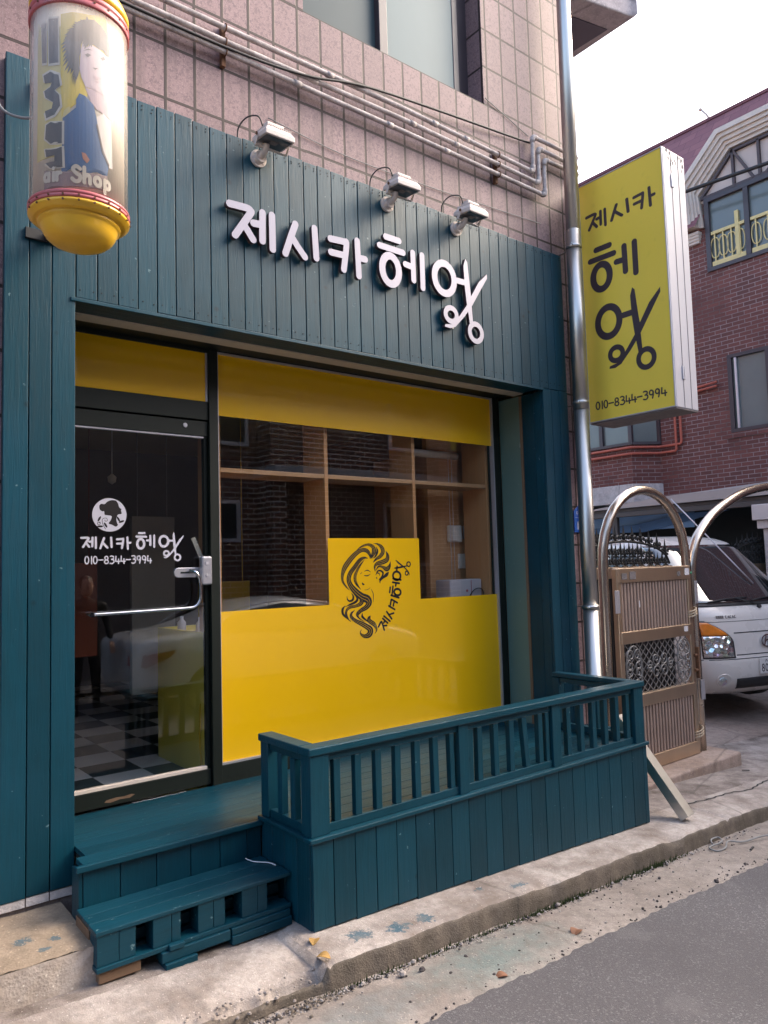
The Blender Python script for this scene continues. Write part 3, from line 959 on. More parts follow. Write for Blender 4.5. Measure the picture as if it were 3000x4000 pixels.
m.box(1.0, 4.39, 3.562, 3.60, 2.486, 2.5045)
m.build('fascia_trim', M['teal_h'], B, .002)
# jambs
m = MB()
for a, b in ((3.5935, 3.668), (3.668, 3.785)):
    m.box(4.3865, 4.41, a+.0015, b-.0015, -.1, 2.485)
m.build('jamb_boarding', M['teal'], B, .002)
m = MB()
m.box(1.002, 1.0225, 3.5935, 4.02, -.1, 2.485)
m.build('jamb_boarding', M['teal'], B, .002)
m = MB(); m.box(4.384, 4.41, 3.787, 3.810, -.1, 2.485); m.build('brown_strip', M['wood_raw'], B)
b_ = N('scratched_teal_metal')
o_ = b_.coord('Object', (1, 1, .35))
nn = b_.noise(o_, 3.2, 5)
sc_ = b_.noise(b_.coord('Object', (1, 14, 5), rot=(.5, 0, 0)), 3.5, 3)
colr = b_.mix(nn, (.075, .14, .125), (.13, .205, .18))
colr = b_.mix(b_.ramp(sc_, [(.70, 0.), (.73, .5)]), colr, (.34, .40, .37))
M['jamb_metal'] = b_.bsdf(colr, .4)
m = MB(); m.box(4.388, 4.41, 3.811, 4.02, -.1, 2.485); m.build('metal_side_panel', M['jamb_metal'], B)
# soffit over the recess
m = MB(); m.box(1.03, 4.384, 3.60, 3.76, 2.500, 2.512); m.build('soffit', M['teal_h'], B, .002)
m = MB(); m.box(1.03, 4.384, 3.762, 3.86, 2.494, 2.510); m.build('soffit_strip', M['cream_board'], B, .002)
m = MB(); m.box(1.03, 4.384, 3.861, 4.08, 2.512, 2.53); m.build('soffit_rear_board', M['frame_green'], B)  # dark green board behind the cream strip

# ---- shop window and door
FY = 4.02       # front of the frames
GY = 4.046      # glass plane
m = MB()
m.box(1.900, 1.957, FY-.012, 4.10, -.012, 2.511)          # pillar between door and window
m.box(1.957, 4.384, FY, 4.10, 2.506, 2.5115)
m.box(1.957, 4.384, FY, 4.10, -.005, .098)
m.box(4.318, 4.384, FY, 4.10, .098, 2.506)
sw = m.build('shop_window', M['frame_green'], B, .003)
m = MB()
for a in ((1.957, 1.967, .108, 2.497), (4.306, 4.3175, .108, 2.497), (1.957, 4.3175, .098, .108), (1.957, 4.3175, 2.497, 2.5055)):
    m.box(a[0], a[1], FY+.004, 4.06, a[2], a[3])
m.build('silver_bead', M['silver'], sw)
m = MB(); m.face([(1.966, GY, .107), (4.307, GY, .107), (4.307, GY, 2.498), (1.966, GY, 2.498)]); m.build('window_glass', M['glass'], sw, recalc=False)
# yellow film on the glass: upper band and the stepped lower field
def yfilm(name, parts, y=GY-.003, mat=None):
    m = MB()
    for a, b, c, d in parts:
        m.box(a, b, y, y+.0012, c, d)
    return m.build(name, mat or M['film'], sw)
yfilm('yellow_film', [(1.967, 4.306, 2.126, 2.4965)])
m = MB()
pts = [(1.967, .1085), (4.306, .1085), (4.306, .967), (3.521, .967), (3.521, 1.398), (2.738, 1.398), (2.738, .966), (1.967, .966)]
art('yellow_film', [[(1.967, .1085), (4.306, .1085), (4.306, .967), (1.967, .967)], [(2.738, .5), (3.521, .5), (3.521, 1.398), (2.738, 1.398)]], lambda u, v, d: (u, GY-.0018-d, v), .0012, M['film'], sw)

D = MB()
D.box(1.03, 1.900, FY, 4.10, 2.086, 2.195)                # head over the door
D.box(1.03, 1.900, FY, 4.10, 2.488, 2.512)
door = D.build('shop_door', M['frame_green'], B, .003)
m = MB(); m.box(1.03, 1.898, FY+.008, GY, 2.197, 2.487); m.build('transom_film', M['film'], door)
m = MB(); m.box(1.886, 1.8985, FY+.002, GY+.004, 2.197, 2.487); m.build('transom_bead', M['silver'], door)
DY = FY+.006
m = MB()
m.box(1.0235, 1.897, DY, 4.075, 1.990, 2.078)             # top rail of the leaf
m.box(1.0235, 1.897, DY, 4.075, .006, .092)               # bottom rail
m.box(1.875, 1.897, DY+.01, 4.07, .0925, 1.9895)
m.build('door_leaf', M['frame_green'], door, .003)
m = MB(); m.box(1.0235, 1.8745, DY+.006, 4.065, 1.980, 1.9895); m.build('leaf_bead', M['silver'], door)
m = MB(); m.box(1.0235, 1.8745, DY+.004, 4.065, .0925, .108); m.build('leaf_sill_bead', M['trim'], door)
m = MB(); m.face([(1.0235, GY, .108), (1.876, GY, .108), (1.876, GY, 1.982), (1.0235, GY, 1.982)]); m.build('door_glass', M['glass'], door, recalc=False)
m = MB(); m.disc((1.758, DY-.001, 2.045), (0, -1, 0), .013, .004); m.disc((1.758, DY-.005, 2.045), (0, -1, 0), .009, .003); m.build('lock_cylinder', M['silver'], door)
# patches worn through the paint of the bottom rail
m = MB()
art('bare_patch', [[(1.30, .028), (1.33, .022), (1.38, .030), (1.43, .027), (1.46, .040), (1.44, .045), (1.40, .040), (1.36, .043), (1.31, .038)]], lambda u, v, d: (u, DY-d, v), .0006, M['wood_raw'], door)
# pull handle: bar across, bent up to the lock
m = MB()
path = [(1.22, 3.985, .998), (1.40, 3.985, .999), (1.60, 3.985, 1.001), (1.742, 3.985, 1.003), (1.790, 3.985, 1.010), (1.818, 3.985, 1.040), (1.824, 3.985, 1.09), (1.822, 3.985, 1.14), (1.812, 3.985, 1.18), (1.795, 3.992, 1.205), (1.775, 4.02, 1.212)]
m.tube(smooth_path(path, 5), .0095, 14)
m.rod((1.222, 3.985, .998), (1.222, GY, .998), .008)
m.rod((1.222, 3.972, .998), (1.222, 3.984, .998), .0125, 20)
m.build('door_handle', M['chrome'], door)
m = MB()
m.mi = 0
outl = [(1.715+.028*math.cos(t), 1.201+.028*math.sin(t)) for t in [PI/2+PI*k/14 for k in range(15)]]+[(1.84, 1.173), (1.84, 1.229)]
m.loft([[(x, GY-.002, z) for x, z in outl], [(x, GY-.016, z) for x, z in outl]], smooth=False)
lk = m.build('handle_plate', M['silver'], door, .003)
m = MB(); m.box(1.725, 1.80, GY-.0175, GY-.0165, 1.196, 1.206); m.build('plate_slot', M['dark_gap'], lk)
m = MB(); m.box(1.834, 1.899, 3.985, 4.03, 1.128, 1.292); dl = m.build('digital_lock', M['silver'], door, .012, 4)
m = MB(); m.box(1.838, 1.895, 3.9825, 3.986, 1.215, 1.217); m.box(1.857, 1.873, 3.982, 3.986, 1.243, 1.262); m.disc((1.866, 3.9845, 1.186), (0, -1, 0), .009, .003); m.build('lock_buttons', M['sign_white'], dl)
m = MB(); m.bar((1.862, 4.06, 1.29), (1.815, 4.06, 1.40), .026, .006, (0, 1, 0)); m.build('inner_lever', M['grey_panel'], door)

# ---- room behind the glass
m = MB()
m.face([(-1, 8.6, -.02), (6, 8.6, -.02), (6, 8.6, 2.7), (-1, 8.6, 2.7)])
m.face([(-.4, 4.11, -.02), (-.4, 8.6, -.02), (-.4, 8.6, 2.7), (-.4, 4.11, 2.7)])
m.face([(4.86, 8.6, -.02), (4.86, 4.11, -.02), (4.86, 4.11, 2.7), (4.86, 8.6, 2.7)])
m.face([(-1, 4.12, -.02), (1.01, 4.12, -.02), (1.01, 4.12, 2.7), (-1, 4.12, 2.7)])
m.build('interior_wall', M['interior'], B)
m = MB(); m.face([(-1, 4.05, 2.62), (5, 4.05, 2.62), (5, 8.6, 2.62), (-1, 8.6, 2.62)]); m.build('interior_ceiling', M['ceiling'], B)
m = MB(); m.box(-1, 5, 4.0, 8.6, -.1, -.008); m.build('interior_floor', M['checker'], B)
m = MB(); m.box(4.80, 4.855, 4.40, 6.2, 0, 2.3); m.build('wood_panelling', M['wood_wall'], B)

# ================================================================== lettering
def mm(pts):
    return [(a/1000, b/1000) for a, b in pts]
SW = .0205
def gl(k, w=SW):
    out = []
    for s_ in GLYPH[k]:
        out += stroke(mm(s_), w, 4 if len(s_) > 3 else 1)
    if k in ('he', 'eo'):
        c, rx, ry = RINGS[k]
        ww = .0245
        out += ringp((c[0]/1000, c[1]/1000), rx/1000, ry/1000, ww)
    return out
def scissors():
    out = [mm(SC1), mm(SC2)]
    for k in ('r1', 'r2'):
        c, rx, ry = RINGS[k]
        out += ringp((c[0]/1000, c[1]/1000), rx/1000, ry/1000, .018, 32)
    return out
GL = {k: gl(k) for k in ('je', 'si', 'ka', 'he', 'eo')}
SCI = scissors()

sg = thing('lettering_sign', 'raised pearl white Korean salon name ending in scissors on the teal fascia boards', 'sign', (2.8, 3.57, 2.95))
fas = lambda u, v, d: (2.0+u, 3.553-d, 2.95+v)
for k in ('je', 'si', 'ka', 'he', 'eo'):
    art('letter', GL[k], fas, .026, [M['letter'], M['letter_side']], sg, side_mat=True)
art('scissors_emblem', SCI, fas, .0262, [M['letter'], M['letter_side']], sg, side_mat=True)
m = MB()
for k in ('je', 'si', 'ka', 'he', 'eo'):
    for s_ in GLYPH[k][:2]:
        for q in (s_[0], s_[-1]):
            m.rod((2+q[0]/1000, 3.569, 2.95+q[1]/1000), (2+q[0]/1000, 3.550, 2.95+q[1]/1000), .005, 8)
for p in (SC1[5], SC2[5]):
    m.rod((2+p[0]/1000, 3.569, 2.95+p[1]/1000), (2+p[0]/1000, 3.550, 2.95+p[1]/1000), .005, 8)
m.build('stud', M['steel'], sg)

ALL = [p for k in GL for p in GL[k]]+SCI
a_, b_2, c_, d_ = bbox(ALL)
s_ = .568/(b_2-a_)
dec = lambda u, v, d: (1.36+u, GY-.0015-d, 1.55+v)
logo = xf(ALL, s_, 0, (-.177-a_*s_, -.284-c_*s_))
art('door_lettering', logo, dec, .0008, M['white_film'], door)
num = fit(digits('010-8344-3994', .075), -.156, .207, -.294, -.246)
art('door_phone_number', num, dec, .0008, M['white_film'], door)
cc = (CAMEO_C[0][0]/1000, CAMEO_C[0][1]/1000)
cr = CAMEO_C[1]/2000
cam_o = art('cameo_disc', [circ(cc, cr, 72, cr*.985)], dec, .0006, M['white_film'], door)
lv = []
for (c, ang) in LEAVES:
    t = R(ang)
    l_ = .016
    q = []
    for k in range(12):
        e = 2*PI*k/12
        x, y = l_*math.cos(e), .0055*math.sin(e)
        q.append((c[0]/1000+x*math.cos(t)-y*math.sin(t), c[1]/1000+x*math.sin(t)+y*math.cos(t)))
    lv.append(q)
dec2 = lambda u, v, d: (1.36+u, GY-.0022-d, 1.55+v)
prof_ = [mm(CAMEO)]
sw_ = []
for s0 in SWIRL:
    sw_ += stroke(mm(s0), .0014, 4, 8)
art('profile_silhouette', [[p for p in smooth_path(mm(CAMEO)+[mm(CAMEO)[0]], 3)[:-1]]]+lv, dec2, .0005, M['black_film'], cam_o)
art('vine_scroll', sw_, dec2, .0005, M['grey_film'], cam_o)

# woman with long hair and the curved name on the yellow film
vin = lambda u, v, d: (3.1+u, GY-.0033-d, 1.0+v)
hp = []
for s0 in HAIR:
    hp += taper([(x/1000, y/1000, r/1000) for x, y, r in s0], 12, 5)
art('hair_emblem', hp, vin, .0006, M['black_film'], sw)
hl_ = []
for i0, r0_ in ((1, .10), (2, .085), (5, .10), (0, .10), (11, .11), (13, .10), (14, .11), (3, .12), (10, .12), (6, .10)):
    P0 = HAIR[i0][1:-1]
    for off in (-.38, .30):
        q = []
        for k, (x, y, r) in enumerate(P0):
            a, b = P0[max(k-1, 0)], P0[min(k+1, len(P0)-1)]
            d = math.hypot(b[0]-a[0], b[1]-a[1]) or 1
            q.append(((x-(b[1]-a[1])/d*r*off)/1000, (y+(b[0]-a[0])/d*r*off)/1000, max(.0002, .55*r*r0_/1000*math.sin(PI*(k+.5)/len(P0)))))
        if len(q) > 1:
            hl_.append(smooth_path(q, 5))
m = MB()
for k, q in enumerate(hl_):
    pv = None
    for j, (x, y, r) in enumerate(q):
        a, b = q[max(j-1, 0)], q[min(j+1, len(q)-1)]
        d = math.hypot(b[0]-a[0], b[1]-a[1]) or 1
        nx_, ny_ = -(b[1]-a[1])/d*r, (b[0]-a[0])/d*r
        yy = GY-.0041-.00003*k
        cur = (m.bm.verts.new((3.1+x+nx_, yy, 1.0+y+ny_)), m.bm.verts.new((3.1+x-nx_, yy, 1.0+y-ny_)))
        if pv:
            m.bm.faces.new((pv[0], pv[1], cur[1], cur[0]))
        pv = cur
m.build('hair_highlight', M['film'], sw, recalc=False)
vt = [(u/1000, v/1000) for u, v in VT]
for i, k in enumerate(('je', 'si', 'ka', 'he', 'eo')):
    a = vt[max(i-1, 0)]
    b = vt[i+1]
    if i == 4:
        b, a = vt[4], vt[3]
    ang = math.atan2(b[1]-a[1], b[0]-a[0])
    x0, x1, y0, y1 = bbox(GL[k])
    sc = .33
    P0 = [[(x-(x0+x1)/2, y-(y0+y1)/2) for x, y in p] for p in GL[k]]
    art('curved_letter', xf(P0, sc, ang, vt[i]), vin, .0006, M['black_film'], sw)
x0, x1, y0, y1 = bbox(SCI)
P0 = [[(x-(x0+x1)/2, y-(y0+y1)/2) for x, y in p] for p in SCI]
art('curved_scissors', xf(P0, .27, R(92), (vt[5][0]-.012, vt[5][1])), vin, .0006, M['black_film'], sw)

# ================================================================== projecting sign
PS = thing('projecting_sign', 'tall yellow light box sign with dark Korean lettering projecting from the building corner', 'sign', (5.15, 3.61, 2.3))
m = MB()
m.box(5.0, 5.30, 2.855, 3.61, 2.296, 4.258)
m.build('case', M['sign_white'], PS, .006)
m = MB()
for y in (2.853,):
    for x in (5.105, 5.205):
        m.box(x, x+.004, y-.0005, y+.001, 2.30, 4.255)
m.build('case_seam', M['grime'], PS)
m = MB(); m.box(4.996, 4.9995, 2.866, 3.602, 2.306, 4.248); m.build('face_panel', M['sign_yellow'], PS)
m = MB()
for a in ((2.857, 2.866, 2.298, 4.256), (3.602, 3.609, 2.298, 4.256), (2.866, 3.602, 2.298, 2.306), (2.866, 3.602, 4.248, 4.256)):
    m.box(4.990, 4.9995, *a)
m.build('face_frame', M['sign_white'], PS, .002)
psm = lambda u, v, d: (4.9958-d, 3.6-u, v)
FT = dict(je=(.045, .245, 3.838, 3.99), si=(.275, .452, 3.852, 3.988), ka=(.48, .675, 3.836, 3.998), he=(.05, .50, 3.322, 3.70))
for k, q in FT.items():
    art('lettering', fit(gl(k, .019 if k != 'he' else SW), *q), psm, .0008, M['sign_text'], PS)
art('lettering', fit(GL['eo']+SCI, .088, .668, 2.617, 3.278), psm, .0008, M['sign_text'], PS)
art('phone_number', fit(digits('010-8344-3994', .085), .055, .678, 2.388, 2.463), psm, .0008, M['sign_text'], PS)
m = MB()
for z in (4.02, 2.56):
    m.box(5.095, 5.110, 2.846, 2.8535, z-.05, z+.05)
    m.box(5.118, 5.128, 2.846, 2.8535, z-.05, z+.05)
m.build('latch', M['silver'], PS, .002)
m = MB()
m.box(5.0, 5.30, 2.86, 3.60, 2.286, 2.2955)
m.build('underside', M['grime'], PS)
m = MB()
for z in (2.7, 3.85):
    m.bar((5.08, 3.615, z), (4.885, 3.66, z), .05, .05)
m.build('mounting_arm', M['iron'], PS)
m = MB()
rnd = random.Random(2)
for k in range(26):      # peeling spots along the top of the cap
    x, z = rnd.uniform(5.02, 5.28), 4.25-abs(rnd.gauss(0, .07))
    m.box(x-.003, x+.003, 2.8535, 2.8548, z-.012, z+.012)
m.build('peeled_spot', M['grime'], PS)

# ================================================================== flood lamps over the lettering
def flood():
    t = thing('flood_lamp', 'x', 'flood lamp', (0, 0, 0), group='flood lamps over the lettering')
    LOCAL.add(t.name)
    m = MB()
    m.disc((0, -.001, 0), (0, -1, 0), .053, .016, 28)
    m.disc((0, -.017, 0), (0, -1, 0), .036, .03, 24)
    for k in range(4):
        a = PI/4+k*PI/2
        m.disc((.043*math.cos(a), -.017, .043*math.sin(a)), (0, -1, 0), .006, .003, 10)
    m.build('wall_base', M['lamp_white'], t, .003)
    m = MB()
    m.tube(smooth_path([(0, -.045, 0), (0, -.075, .005), (.0, -.10, .025), (0, -.105, .045)], 4), .021, 14)
    m.build('arm', M['lamp_white'], t)
    T = Matrix.Translation((.035, -.135, .075)) @ Matrix.Rotation(R(6), 4, 'X')
    m = MB()
    m.bar(T @ Vector((-.108, .0, .0)), T @ Vector((-.108, .03, -.055)), .024, .004, (1, 0, 0))
    m.bar(T @ Vector((.108, .0, .0)), T @ Vector((.108, .03, -.055)), .024, .004, (1, 0, 0))
    m.bar(T @ Vector((-.108, .03, -.055)), T @ Vector((.108, .03, -.055)), .024, .004)
    m.build('bracket', M['lamp_white'], t, .0015)
    m = MB()
    lo_ = [(-.10, -.085), (.10, -.085), (.10, .085), (-.10, .085)]
    m.loft([[T @ Vector((x, y, -.022)) for x, y in lo_], [T @ Vector((x*1.0, y, .006)) for x, y in lo_], [T @ Vector((x*.78, y*.74, .038)) for x, y in lo_]], smooth=False)
    hs = m.build('housing', M['lamp_white'], t, .005)
    m = MB()
    for k in range(13):
        x = -.078+.013*k
        m.cbox((x, 0, .033), (.0035, .135, .030), T)
    m.build('cooling_fin', M['lamp_white'], hs)
    m = MB(); m.cbox((0, .015, .062), (.115, .075, .045), T); m.build('driver_box', M['lamp_white'], hs, .006)
    m = MB(); m.cbox((0, 0, -.0235), (.172, .142, .002), T); m.build('lens', M['lamp_lens'], hs)
    m = MB(); m.cbox((0, 0, -.0255), (.05, .04, .002), T); m.build('led_chip', M['grime'], hs)
    for sx in (-1, 1):
        m = MB(); m.disc(T @ Vector((sx*.111, 0, 0)), (sx, 0, 0), .010, .006, 12); m.build('pivot_bolt', M['rust'], t)
    m = MB()
    a = T @ Vector((-.06, .03, .07))
    m.tube(smooth_path([a, a+Vector((-.03, .0, .05)), a+Vector((-.075, .06, .055)), a+Vector((-.105, .11, -.0)), a+Vector((-.10, .125, -.09))], 6), .0045, 8)
    m.build('lamp_cable', M['cable'], t)
    return t
f0 = flood()
for i, (x, lab) in enumerate(((2.003, 'cream flood lamp with a looped black cable above the first letter of the salon name'), (2.926, 'middle one of the three cream flood lamps, above the gap between the two words'), (3.531, 'cream flood lamp nearest the pipes, above the scissors of the lettering'))):
    o = f0 if i == 0 else copy_tree(f0)
    o.location = (x, 3.57, 3.50)
    o.rotation_euler.z = R((0, -2, 1)[i])
    o.scale = (.92, .92, .92)
    o['label'] = lab

# ================================================================== barber sign
AX = (0.845, 2.90)
BS = thing('barber_sign', 'faded cylindrical sign with a printed portrait, red rings and yellow bowl by the left pillar', 'sign', (AX[0], AX[1], 2.3))
RC = .177
cyl = lambda dr: (lambda u, v, d: (AX[0]+(RC-.012+dr+d)*math.cos(u), AX[1]+(RC-.012+dr+d)*math.sin(u), v))
m = MB(); m.lathe([(RC-.013, 2.59), (RC-.013, 3.36)], (AX[0], AX[1], 0), 64); m.build('printed_sheet', M['p_white'], BS)
sheet_o = [o for o in S.objects if o.parent == BS][0]
def por(name, key, lay, mat, sm=True):
    P = [(R(a/10), z/1000) for a, z in POR[key]] if isinstance(key, str) else None
    polys = [P] if P else key
    gx0, gx1, gz0, gz1 = bbox(polys)
    ex = [(gx0+(gx1-gx0)*i/14+.00013, gz0+(gz1-gz0)*j/10+.00017) for i in range(15) for j in range(11)]
    # keep grid points only inside the polygons
    def inside(p):
        for q in polys:
            c = False
            for k in range(len(q)):
                (xa, ya), (xb, yb) = q[k-1], q[k]
                if (ya > p[1]) != (yb > p[1]) and p[0] < (xb-xa)*(p[1]-ya)/(yb-ya)+xa:
                    c = not c
            if c:
                return True
        return False
    return art(name, polys, cyl(.0006*lay), .0003, M[mat], sheet_o, extra=[e for e in ex if inside(e)])
por('print_background', 'bg', 1, 'p_bg')
por('print_background', [[(R(-168), 2.73), (R(-118), 2.73), (R(-118), 3.27), (R(-168), 3.27)]], .6, 'p_bg2')
por('portrait_neck', 'neck', 2, 'p_neck')
por('portrait_shirt', 'shirt', 2.5, 'p_shirt')
por('portrait_jacket', 'jacket', 3, 'p_jacket')
por('portrait_face', 'face', 3.5, 'p_face')
hp0 = [(R(a/10), z/1000) for a, z in POR['hair']]
spk = [hp0]
hcx = sum(p[0] for p in hp0)/len(hp0); hcy = sum(p[1] for p in hp0)/len(hp0)
rnd = random.Random(12)
for k in range(len(hp0)):
    (xa_, ya_), (xb2, yb2) = hp0[k-1], hp0[k]
    for t in (.2, .5, .8):
        px_, py_ = xa_+(xb2-xa_)*t, ya_+(yb2-ya_)*t
        if px_ < hcx+.12 and (py_ > hcy or px_ < hcx):
            dx, dy = (px_-hcx), (py_-hcy)
            l_ = rnd.uniform(.10, .26)
            nx_, ny_ = (yb2-ya_)*.22, (xb2-xa_)*.22
            spk.append([(px_-(xb2-xa_)*.16, py_-(yb2-ya_)*.16), (px_+(xb2-xa_)*.16, py_+(yb2-ya_)*.16), (px_+dx*l_-.01, py_+dy*l_-.012)])
por('portrait_hair', spk, 4, 'p_hair')
eyes = [[(R(a/10), z/1000) for a, z in POR[k]] for k in ('brow', 'eye1', 'eye2', 'nose')]
por('portrait_features', eyes, 5, 'p_dark')
por('portrait_mouth', [[(R(a/10), z/1000) for a, z in POR[k]] for k in ('mouth', 'chin')], 5, 'p_neck')
por('portrait_lapel', [[(R(a/10), z/1000) for a, z in POR['lapel']]], 5, 'p_dark')
por('portrait_pin', [[(R(a/10), z/1000) for a, z in POR['pin']]], 5, 'p_red')
por('lower_band', 'band', 4.4, 'p_band')
gly = [[(R(a/10), z/1000) for a, z in POR[k]] for k in ('l1', 'l2', 'l3', 'l4', 'l5')]
big = []
for q in gly:
    cx_ = sum(p[0] for p in q)/len(q); cy_ = sum(p[1] for p in q)/len(q)
    big.append([(cx_+(p[0]-cx_)*1.22, cy_+(p[1]-cy_)*1.10) for p in q])
for q in big:
    por('print_glyph_border', [q], 4.6+big.index(q)*.1, 'p_white')
for q in gly:
    por('print_glyph', [q], 5.4+gly.index(q)*.1, 'p_glyph')
def bend(txt, th0, th1, z0, z1, nm, mat):
    art(nm, fit(digits(txt, .125), R(th0), R(th1), z0, z1), cyl(.0045), .0004, M[mat], sheet_o)
bend('air', -153, -126.5, 2.632, 2.692, 'print_lettering', 'p_white')
bend('Shop', -117, -66, 2.612, 2.702, 'print_lettering', 'p_white')
m = MB(); m.lathe([(RC, 2.59), (RC, 3.36)], (AX[0], AX[1], 0), 64); m.build('clear_tube', M['tube'], BS)
def ringl(z, nm, r=.184, h=.03):
    m = MB()
    m.lathe([(r-.016, z), (r-.002, z+.002), (r, z+.006), (r, z+h*.45), (r-.004, z+h*.5), (r, z+h*.55), (r, z+h-.005), (r-.003, z+h), (r-.016, z+h)], (AX[0], AX[1], 0), 64)
    return m.build(nm, M['red_ring'], BS)
ringl(2.572, 'red_ring')
ringl(3.315, 'red_ring', .184, .05)
m = MB()
m.lathe([(0.1702, 2.575), (0.1812, 2.572), (0.1831, 2.566), (0.1822, 2.561), (0.1757, 2.558), (0.1739, 2.554), (0.1693, 2.552), (0.1674, 2.549), (0.1619, 2.547), (0.1564, 2.546), (0.1454, 2.546), (0.1500, 2.541), (0.1490, 2.534), (0.1417, 2.531), (0.1380, 2.524), (0.1325, 2.508), (0.1214, 2.490), (0.1030, 2.474), (0.0782, 2.463), (0.0460, 2.457), (0.0009, 2.456)], (AX[0], AX[1], 0), 64)
m.build('yellow_bowl', M['yellow_plastic'], BS)
m = MB()
m.lathe([(.182, 3.365), (.183, 3.40), (.170, 3.43), (.152, 3.46), (.12, 3.50), (.05, 3.53), (.001, 3.535)], (AX[0], AX[1], 0), 64)
m.build('top_cap', M['yellow_plastic'], BS)
m = MB()
for k in range(10):
    a = R(-175+k*17)
    for z in (2.581, 2.562, 3.337):
        m.disc((AX[0]+.183*math.cos(a), AX[1]+.183*math.sin(a), z), (math.cos(a), math.sin(a), 0), .004, .004, 8)
m.build('rivet', M['rust'], BS)
m = MB()
m.box(.80, .985, 3.553, 3.5695, 2.735, 2.785)
m.bar((.90, 3.552, 2.76), (.865, 2.99, 2.62), .035, .035)
m.bar((.90, 3.552, 3.45), (.865, 2.95, 3.47), .035, .035)
m.box(.82, .98, 3.553, 3.5695, 3.42, 3.48)
m.build('wall_bracket', M['iron'], BS, .002)
m = MB()
m.tube(smooth_path([(.66, 3.56, 3.45), (.69, 3.54, 3.30), (.75, 3.40, 3.20), (.80, 3.2, 3.13), (.82, 3.08, 3.12)], 6), .006, 8)
m.build('supply_cable', M['cable_grey'], BS)

# ================================================================== pipes, cables, downpipe
def elbow_path(P, r=.035):
    """round the corners of a polyline"""
    out = [Vector(P[0])]
    for a, b, c in zip(P, P[1:], P[2:]):
        a, b, c = Vector(a), Vector(b), Vector(c)
        d0, d1 = (a-b).normalized(), (c-b).normalized()
        for k in range(7):
            t = k/6
            out.append((b+d0*r)*(1-t)**2+b*2*t*(1-t)+(b+d1*r)*t*t)
    out.append(Vector(P[-1]))
    return out
Yp = 3.573
cond = [('lowest of the three white conduits along the granite wall', [(-2, 4.045), (1.82, 4.054), (3.1, 4.049), (4.523, 4.036), (4.530, 4.326), (4.915, 4.338)], 4.338, .0155),
        ('middle white conduit of the three, partly behind a black cable', [(-2, 4.105), (1.82, 4.112), (3.1, 4.135), (4.452, 4.110), (4.460, 4.394), (4.915, 4.396)], 4.396, .0155),
        ('topmost of the three white conduits, running under the upper window', [(-2, 4.18), (1.82, 4.194), (3.1, 4.212), (4.386, 4.180), (4.394, 4.467), (4.915, 4.477)], 4.477, .0155)]
for i, (lab, P, ze, r) in enumerate(cond):
    t = thing('conduit_pipe', lab, 'pipe', (1, Yp, P[0][1]), group='white conduits on the granite wall')
    pts = [(x, Yp+(.004*math.sin(x*2+i)), z) for x, z in P]
    pts += [(4.955, Yp, ze), (4.955, 3.95, ze+.02)]
    m = MB()
    m.tube(elbow_path(pts, .03), r, 12)
    m.build('pipe', M['conduit'], t)
    for p in pts[3:5]+[pts[6]]:
        m = MB()
        q = Vector(p)
        j = pts.index(p)
        d0, d1 = (Vector(pts[j-1])-q).normalized(), (Vector(pts[j+1])-q).normalized()
        m.tube(elbow_path([q+d0*.05, q, q+d1*.05], .03), r*1.28, 12)
        m.build('elbow', M['conduit'], t)
    rnd = random.Random(i+3)
    for x in (2.25+.12*i, 2.95+.2*i, 3.45+.1*i):
        z = [a[1]+(b[1]-a[1])*(x-a[0])/(b[0]-a[0]) for a, b in zip(P, P[1:]) if a[0] <= x <= b[0]][0]
        m = MB()
        m.rod((x, Yp+.004*math.sin(x*2+i), z), (x+.05, Yp+.004*math.sin(x*2+i), z), r*1.2, 12)
        m.build('coupling', M['conduit'], t)
for x, lab in ((1.815, 'rusty pipe bracket on the wall above the first flood lamp'), (4.0, 'rusty pipe bracket on the wall under the right end of the upper window')):
    t = thing('pipe_bracket', lab, 'bracket', (x, 3.61, 4.03), group='pipe brackets')
    m = MB()
    m.box(x-.013, x+.013, 3.594, 3.6195, 3.985, 4.215)
    m.build('back_strap', M['rust'], t, .002)
    for z in ((4.054, 4.112, 4.194) if x < 3 else (4.041, 4.118, 4.190)):
        m = MB()
        m.tube([(x, Yp+.0215*math.cos(a), z+.0215*math.sin(a)) for a in [R(-110+220/10*k) - PI/1 for k in range(11)]], .004, 6)
        m.rod((x-.0, 3.592, z+.02), (x, 3.598, z+.02), .006, 8)
        m.build('pipe_clip', M['rust'], t)
t = MB()
t.tube(smooth_path([(-2, 3.555, 4.075), (.9, 3.553, 4.065), (1.82, 3.551, 4.066), (2.3, 3.546, 4.105), (2.62, 3.548, 4.185), (2.9, 3.56, 4.245), (3.5, 3.585, 4.33), (4.3, 3.60, 4.42), (4.43, 3.60, 4.44)], 5), .008, 8)
tag(t.build('black_cable', M['cable']), 'black cable running along the middle conduit and up across the granite tiles', 'cable')
t = MB()
t.tube(smooth_path([(3.93, 3.612, 4.62), (4.15, 3.612, 4.56), (4.4, 3.612, 4.49)], 5), .0035, 6)
tag(t.build('thin_wire', M['cable_grey']), 'thin wire from the corner of the upper window to the pipe elbows', 'cable')
t = MB()
t.tube(smooth_path([(2.1, 3.612, 3.80), (2.6, 3.612, 3.755), (3.2, 3.612, 3.76), (3.9, 3.612, 3.79), (4.5, 3.612, 3.82)], 5), .0028, 6)
tag(t.build('thin_wire', M['cable_grey']), 'thin sagging wire across the granite tiles between the conduits and the flood lamps', 'cable')

